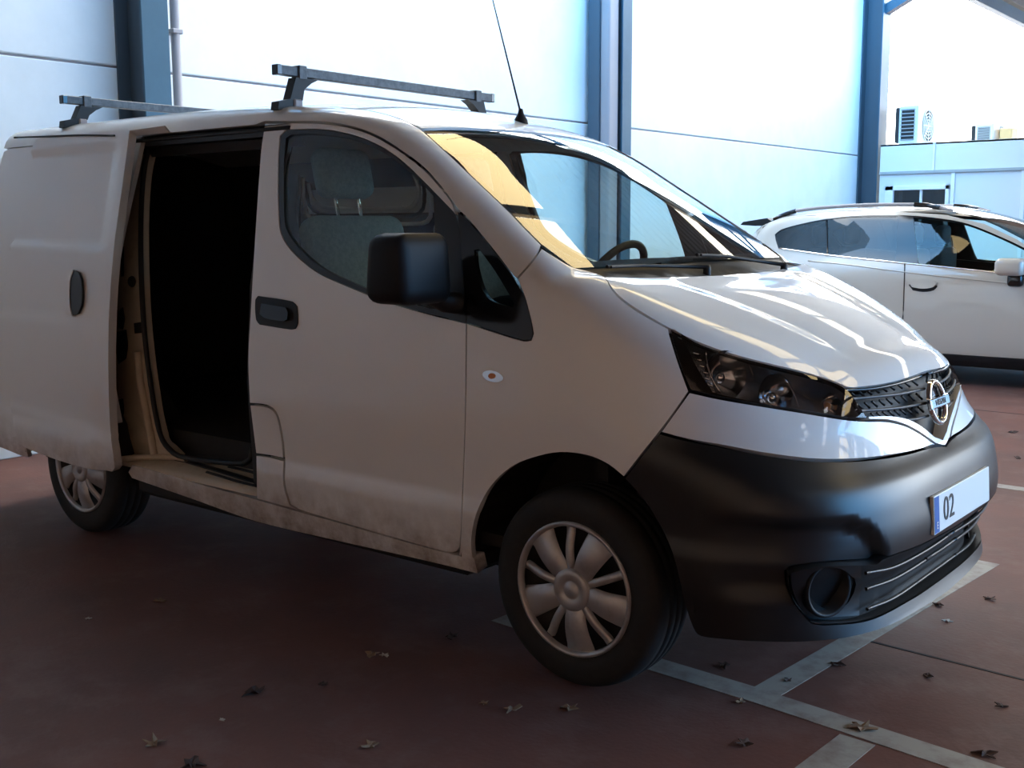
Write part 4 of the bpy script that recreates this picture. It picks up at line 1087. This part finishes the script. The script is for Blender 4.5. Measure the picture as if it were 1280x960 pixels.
part('dashboard', bm_mesh((lambda bm: (box_bm(bm, (-.95, YS-.70, .7), (-.45, YS+.70, 1.0), .06, None, 3), bm)[1])(bmesh.new()), True), suv, ('dash_plastic',))
for x in (-1.6, -2.5):
    for sy in (-1, 1):
        s = empty('seat', (x+.9, sy*.38, .6)); s.parent = suv
        for nm, lo, hi, bv in (('cushion', (-.05, -.25, -.05), (.45, .25, .12), .05), ('backrest', (-.16, -.25, 0), (-.02, .25, .55), .05), ('headrest', (-.14, -.13, .58), (-.05, .13, .76), .04)):
            link(nm, box_mesh(lo, hi, bv, 3, True), s, ('seat_fabric',))

# ------------------------------------------------------------------ prefab office and air-conditioning units outside
pmat('cabin_white', (.70, .74, .73), .55); pmat('cabin_trim', (.78, .82, .82), .5); pmat('cabin_grey', (.35, .39, .39), .6)
pmat('ac_white', (.70, .72, .70), .5); pmat('ac_dark', (.012, .012, .012), .6); pmat('ac_orange', (.75, .50, .22), .6)
glass_mat('office_glass', (.25, .3, .32), 1.5)
YB = 12.5
bd = empty('site_office', (0, YB, 0), 'white prefabricated office cabin with a sliding window beyond the wall', 'building')
def bp(u, v): p = hit(u, v, 1, YB); return p[0], p[2]
x0, zt = bp(1101, 181); zr = bp(1190, 213)[1]; x1 = 6.0
wx0, wz1 = bp(1107, 233); wx1, _ = bp(1187, 233); gx0, gz1 = bp(1117, 238); gx1, _ = bp(1182, 238)
wz0 = .95
def bb(name, lo, hi, mat, bev=.004): return part(name, box_mesh(lo, hi, bev), bd, (mat,))
jx = bp(1166, 200)[0]; j2 = bp(1189, 225)[0]; j3 = bp(1276, 240)[0]
bb('fascia_panel', (x0, YB, zr+.01), (jx-.006, YB+.06, zt), 'cabin_white'); bb('fascia_panel', (jx+.03, YB, zr+.01), (x1, YB+.06, zt), 'cabin_white')
bb('fascia_joint', (jx-.006, YB-.012, zr+.01), (jx+.03, YB+.05, zt), 'cabin_trim')
bb('rail_trim', (x0, YB-.02, zr-.03), (x1, YB+.05, zr+.01), 'cabin_grey')
bb('wall_panel', (x0, YB+.01, wz1), (j2, YB+.06, zr-.03), 'cabin_white'); bb('wall_panel', (x0, YB+.01, 0), (wx1, YB+.06, wz0), 'cabin_white')
bb('wall_panel', (x0, YB+.01, wz0), (wx0, YB+.06, wz1), 'cabin_white'); bb('wall_panel', (wx1, YB+.01, 0), (j2, YB+.06, wz1), 'cabin_white')
bb('wall_panel', (j2+.05, YB+.01, 0), (j3, YB+.06, zr-.03), 'cabin_white'); bb('wall_panel', (j3+.05, YB+.01, 0), (x1, YB+.06, zr-.03), 'cabin_white')
bb('post', (j2, YB-.01, 0), (j2+.05, YB+.05, zr-.03), 'cabin_trim'); bb('post', (j3, YB-.01, 0), (j3+.05, YB+.05, zr-.03), 'cabin_trim')
for lo, hi in (((wx0, wz1-.0), (wx1, gz1)), ((wx0, wz0), (wx1, wz0+.06)), ((wx0, wz0), (gx0, wz1)), ((gx1, wz0), (wx1, wz1))):
    bb('window_frame', (min(lo[0], hi[0]), YB-.02, min(lo[1], hi[1])), (max(lo[0], hi[0]), YB+.05, max(lo[1], hi[1])), 'cabin_trim')
bb('window_pane', (gx0, YB+.03, wz0+.05), ((gx0+gx1)/2+.03, YB+.034, gz1), 'office_glass', 0); bb('window_pane', ((gx0+gx1)/2, YB+.04, wz0+.05), (gx1, YB+.044, gz1), 'office_glass', 0)
bb('window_stile', ((gx0+gx1)/2-.0, YB+.02, wz0+.05), ((gx0+gx1)/2+.035, YB+.05, gz1), 'cabin_trim')
bb('room_dark', (gx0-.05, YB+.5, .1), (gx1+.05, YB+.55, zr), 'cabin_grey')
bb('end_wall', (x0, YB+.06, 0), (x0+.06, YB+2.4, zt), 'cabin_white'); bb('back_wall', (x0, YB+2.4, 0), (x1, YB+2.46, zt), 'cabin_white'); bb('roof', (x0, YB, zt-.03), (x1, YB+2.46, zt), 'cabin_white')
def ac_unit(u0, u1, v0, v1, yoff, label, fan_px):
    p0 = hit(u0, v1, 1, YB+yoff); p1 = hit(u1, v1, 1, YB+yoff); ph = hit(u0, v0, 1, YB+yoff)[2]
    # fan face looks towards +x, finned end towards the camera
    x0_, x1_ = p0[0], p1[0]; z0_ = zt+.003; z1_ = ph; y0_ = YB+yoff; y1_ = y0_+.85
    a = empty('air_conditioner', (x0_, y0_, z0_), label, 'air conditioner', 'outdoor units on the office roof')
    part('casing', box_mesh((x0_+.06, y0_, z0_), (x1_, y1_, z1_), .015), a, ('ac_white',))
    part('coil_side', box_mesh((x0_, y0_+.02, z0_+.02), (x0_+.07, y1_-.02, z1_-.02), .01), a, ('ac_dark',))
    nz = 9
    part('vent', box_mesh((x0_+.10, y0_-.006, z0_+.05), (x1_-.05, y0_+.01, z1_-.05)), a, ('ac_dark',))
    for k in range(nz):
        z = z0_+.06+(z1_-z0_-.12)*k/(nz-1); part('louvre', box_mesh((x0_+.09, y0_-.014, z-.006), (x1_-.04, y0_, z+.006)), a, ('cabin_grey',))
    cy, cz, r = y0_+.42, (z0_+z1_)/2, (z1_-z0_)*.42
    me = lathe_mesh([(.001, .004), (r, .004), (r, .0)], 28, 'x'); me.transform(Matrix.Translation((x1_, cy, cz))); part('fan_well', me, a, ('ac_dark',))
    for k in range(5):
        rr = r*(k+1)/5; V = []; Fc = []
        me = lathe_mesh([(rr-.006, .006), (rr-.006, .014), (rr+.006, .014), (rr+.006, .006)], 28, 'x'); me.transform(Matrix.Translation((x1_, cy, cz))); part('fan_guard', me, a, ('ac_white',))
    for k in range(4):
        t = math.pi/4*k; d = Vector((0, math.cos(t)*r, math.sin(t)*r)); c = Vector((x1_+.012, cy, cz)); part('fan_guard', tube_mesh([c-d, c+d], .007, 6), a, ('ac_white',))
    part('foot', box_mesh((x0_+.1, y0_+.05, z0_), (x1_-.05, y0_+.12, z0_+.03)), a, ('ac_dark',))
ac_unit(1117, 1146, 133, 180, .12, 'large air conditioning unit with fan on the office roof by the column', None)
ac_unit(1213, 1241, 155, 173, .9, 'small air conditioning unit beside an orange box on the office roof', None)
p = hit(1249, 168, 1, YB+1.0)
ob = link('orange_box', box_mesh((p[0], YB+1.0, zt), (p[0]+.17, YB+1.3, zt+.22), .02, 2), None, ('ac_orange',)); tag(ob, 'small orange box on the office roof next to the smaller unit', 'box')

# ------------------------------------------------------------------ dry leaves and scraps on the floor
pmat('leaf_brown', (.20, .12, .07), .8, noise=((.30, .20, .12), 40, .4, .7, 3)); pmat('leaf_dark', (.06, .03, .022), .8); pmat('scrap_pale', (.45, .40, .34), .8)
LEAF = [(200,752,.05,0),(318,866,.07,1),(192,930,.06,0),(110,774,.02,2),(465,819,.05,0),(480,820,.03,2),(640,888,.05,0),(605,880,.03,0),(712,886,.055,0),(565,797,.06,1),(1078,911,.07,0),(930,931,.05,1),(1173,757,.04,1),(1184,777,.035,2),
        (1160,846,.04,1),(1251,883,.03,1),(905,833,.05,1),(1048,832,.04,1),(925,878,.035,0),(1236,749,.05,1),(1266,541,.06,1),(1272,573,.05,1),(1232,944,.05,1),(464,932,.05,0),(278,901,.02,2),(403,856,.03,1),(240,957,.07,1),(690,806,.04,1),(985,851,.03,1)]
def leaf_mesh(r, seed):
    rnd = random.Random(seed); n = 11; V = [(0, 0, .006)]; Fc = []
    for i in range(n):
        a = 2*math.pi*i/n; rr = r*(1.0 if i % 2 == 0 else .45)*(.7+.5*rnd.random()); V.append((rr*math.cos(a), rr*math.sin(a)*.75, .004+rnd.random()*r*.35))
    for i in range(n): Fc.append((0, 1+i, 1+(i+1) % n))
    b = len(V); V += [(x, y, z-.0025) for x, y, z in V]
    Fc += [(b, b+1+(i+1) % n, b+1+i) for i in range(n)]+[(1+i, b+1+i, b+1+(i+1) % n, 1+(i+1) % n) for i in range(n)]
    z0 = min(v[2] for v in V); V = [(x, y, z-z0+.0003) for x, y, z in V]
    return mesh_of(V, Fc)
LN = {0: ('dry_leaf', 'leaf_brown', 'pale brown curled dry leaf lying on the red floor', 'leaf', 'dry leaves on the floor'),
      1: ('dry_leaf', 'leaf_dark', 'dark withered leaf lying on the red floor', 'leaf', 'dark leaves on the floor'),
      2: ('paper_scrap', 'scrap_pale', 'tiny pale scrap lying on the red floor', 'scrap', 'pale scraps on the floor')}
LOWN = {10: 'pale brown curled leaf lying on the crossing of the painted lines', 12: 'dark withered leaf just ahead of the lower bumper lip', 13: 'tiny pale scrap lying ahead of the front bumper',
        16: 'dark withered leaf between the front tyre and the painted line', 17: 'dark withered leaf beside the short painted line below the bumper', 18: 'small pale leaf where two painted lines meet near the tyre',
        20: 'dark withered leaf on the open floor between van and crossover', 21: 'dark withered leaf on the open floor between van and crossover'}
for i, (u, v, s_, k) in enumerate(LEAF):
    p = hit(u, v, 2, 0.); nm, mt, lb_, ct, gp = LN[k]
    o = link(nm, leaf_mesh(s_*.62, i), None, (mt,)); o.location = (p[0], p[1], 0); o.rotation_euler = (0, 0, i*1.3); tag(o, LOWN.get(i, lb_), ct, gp)
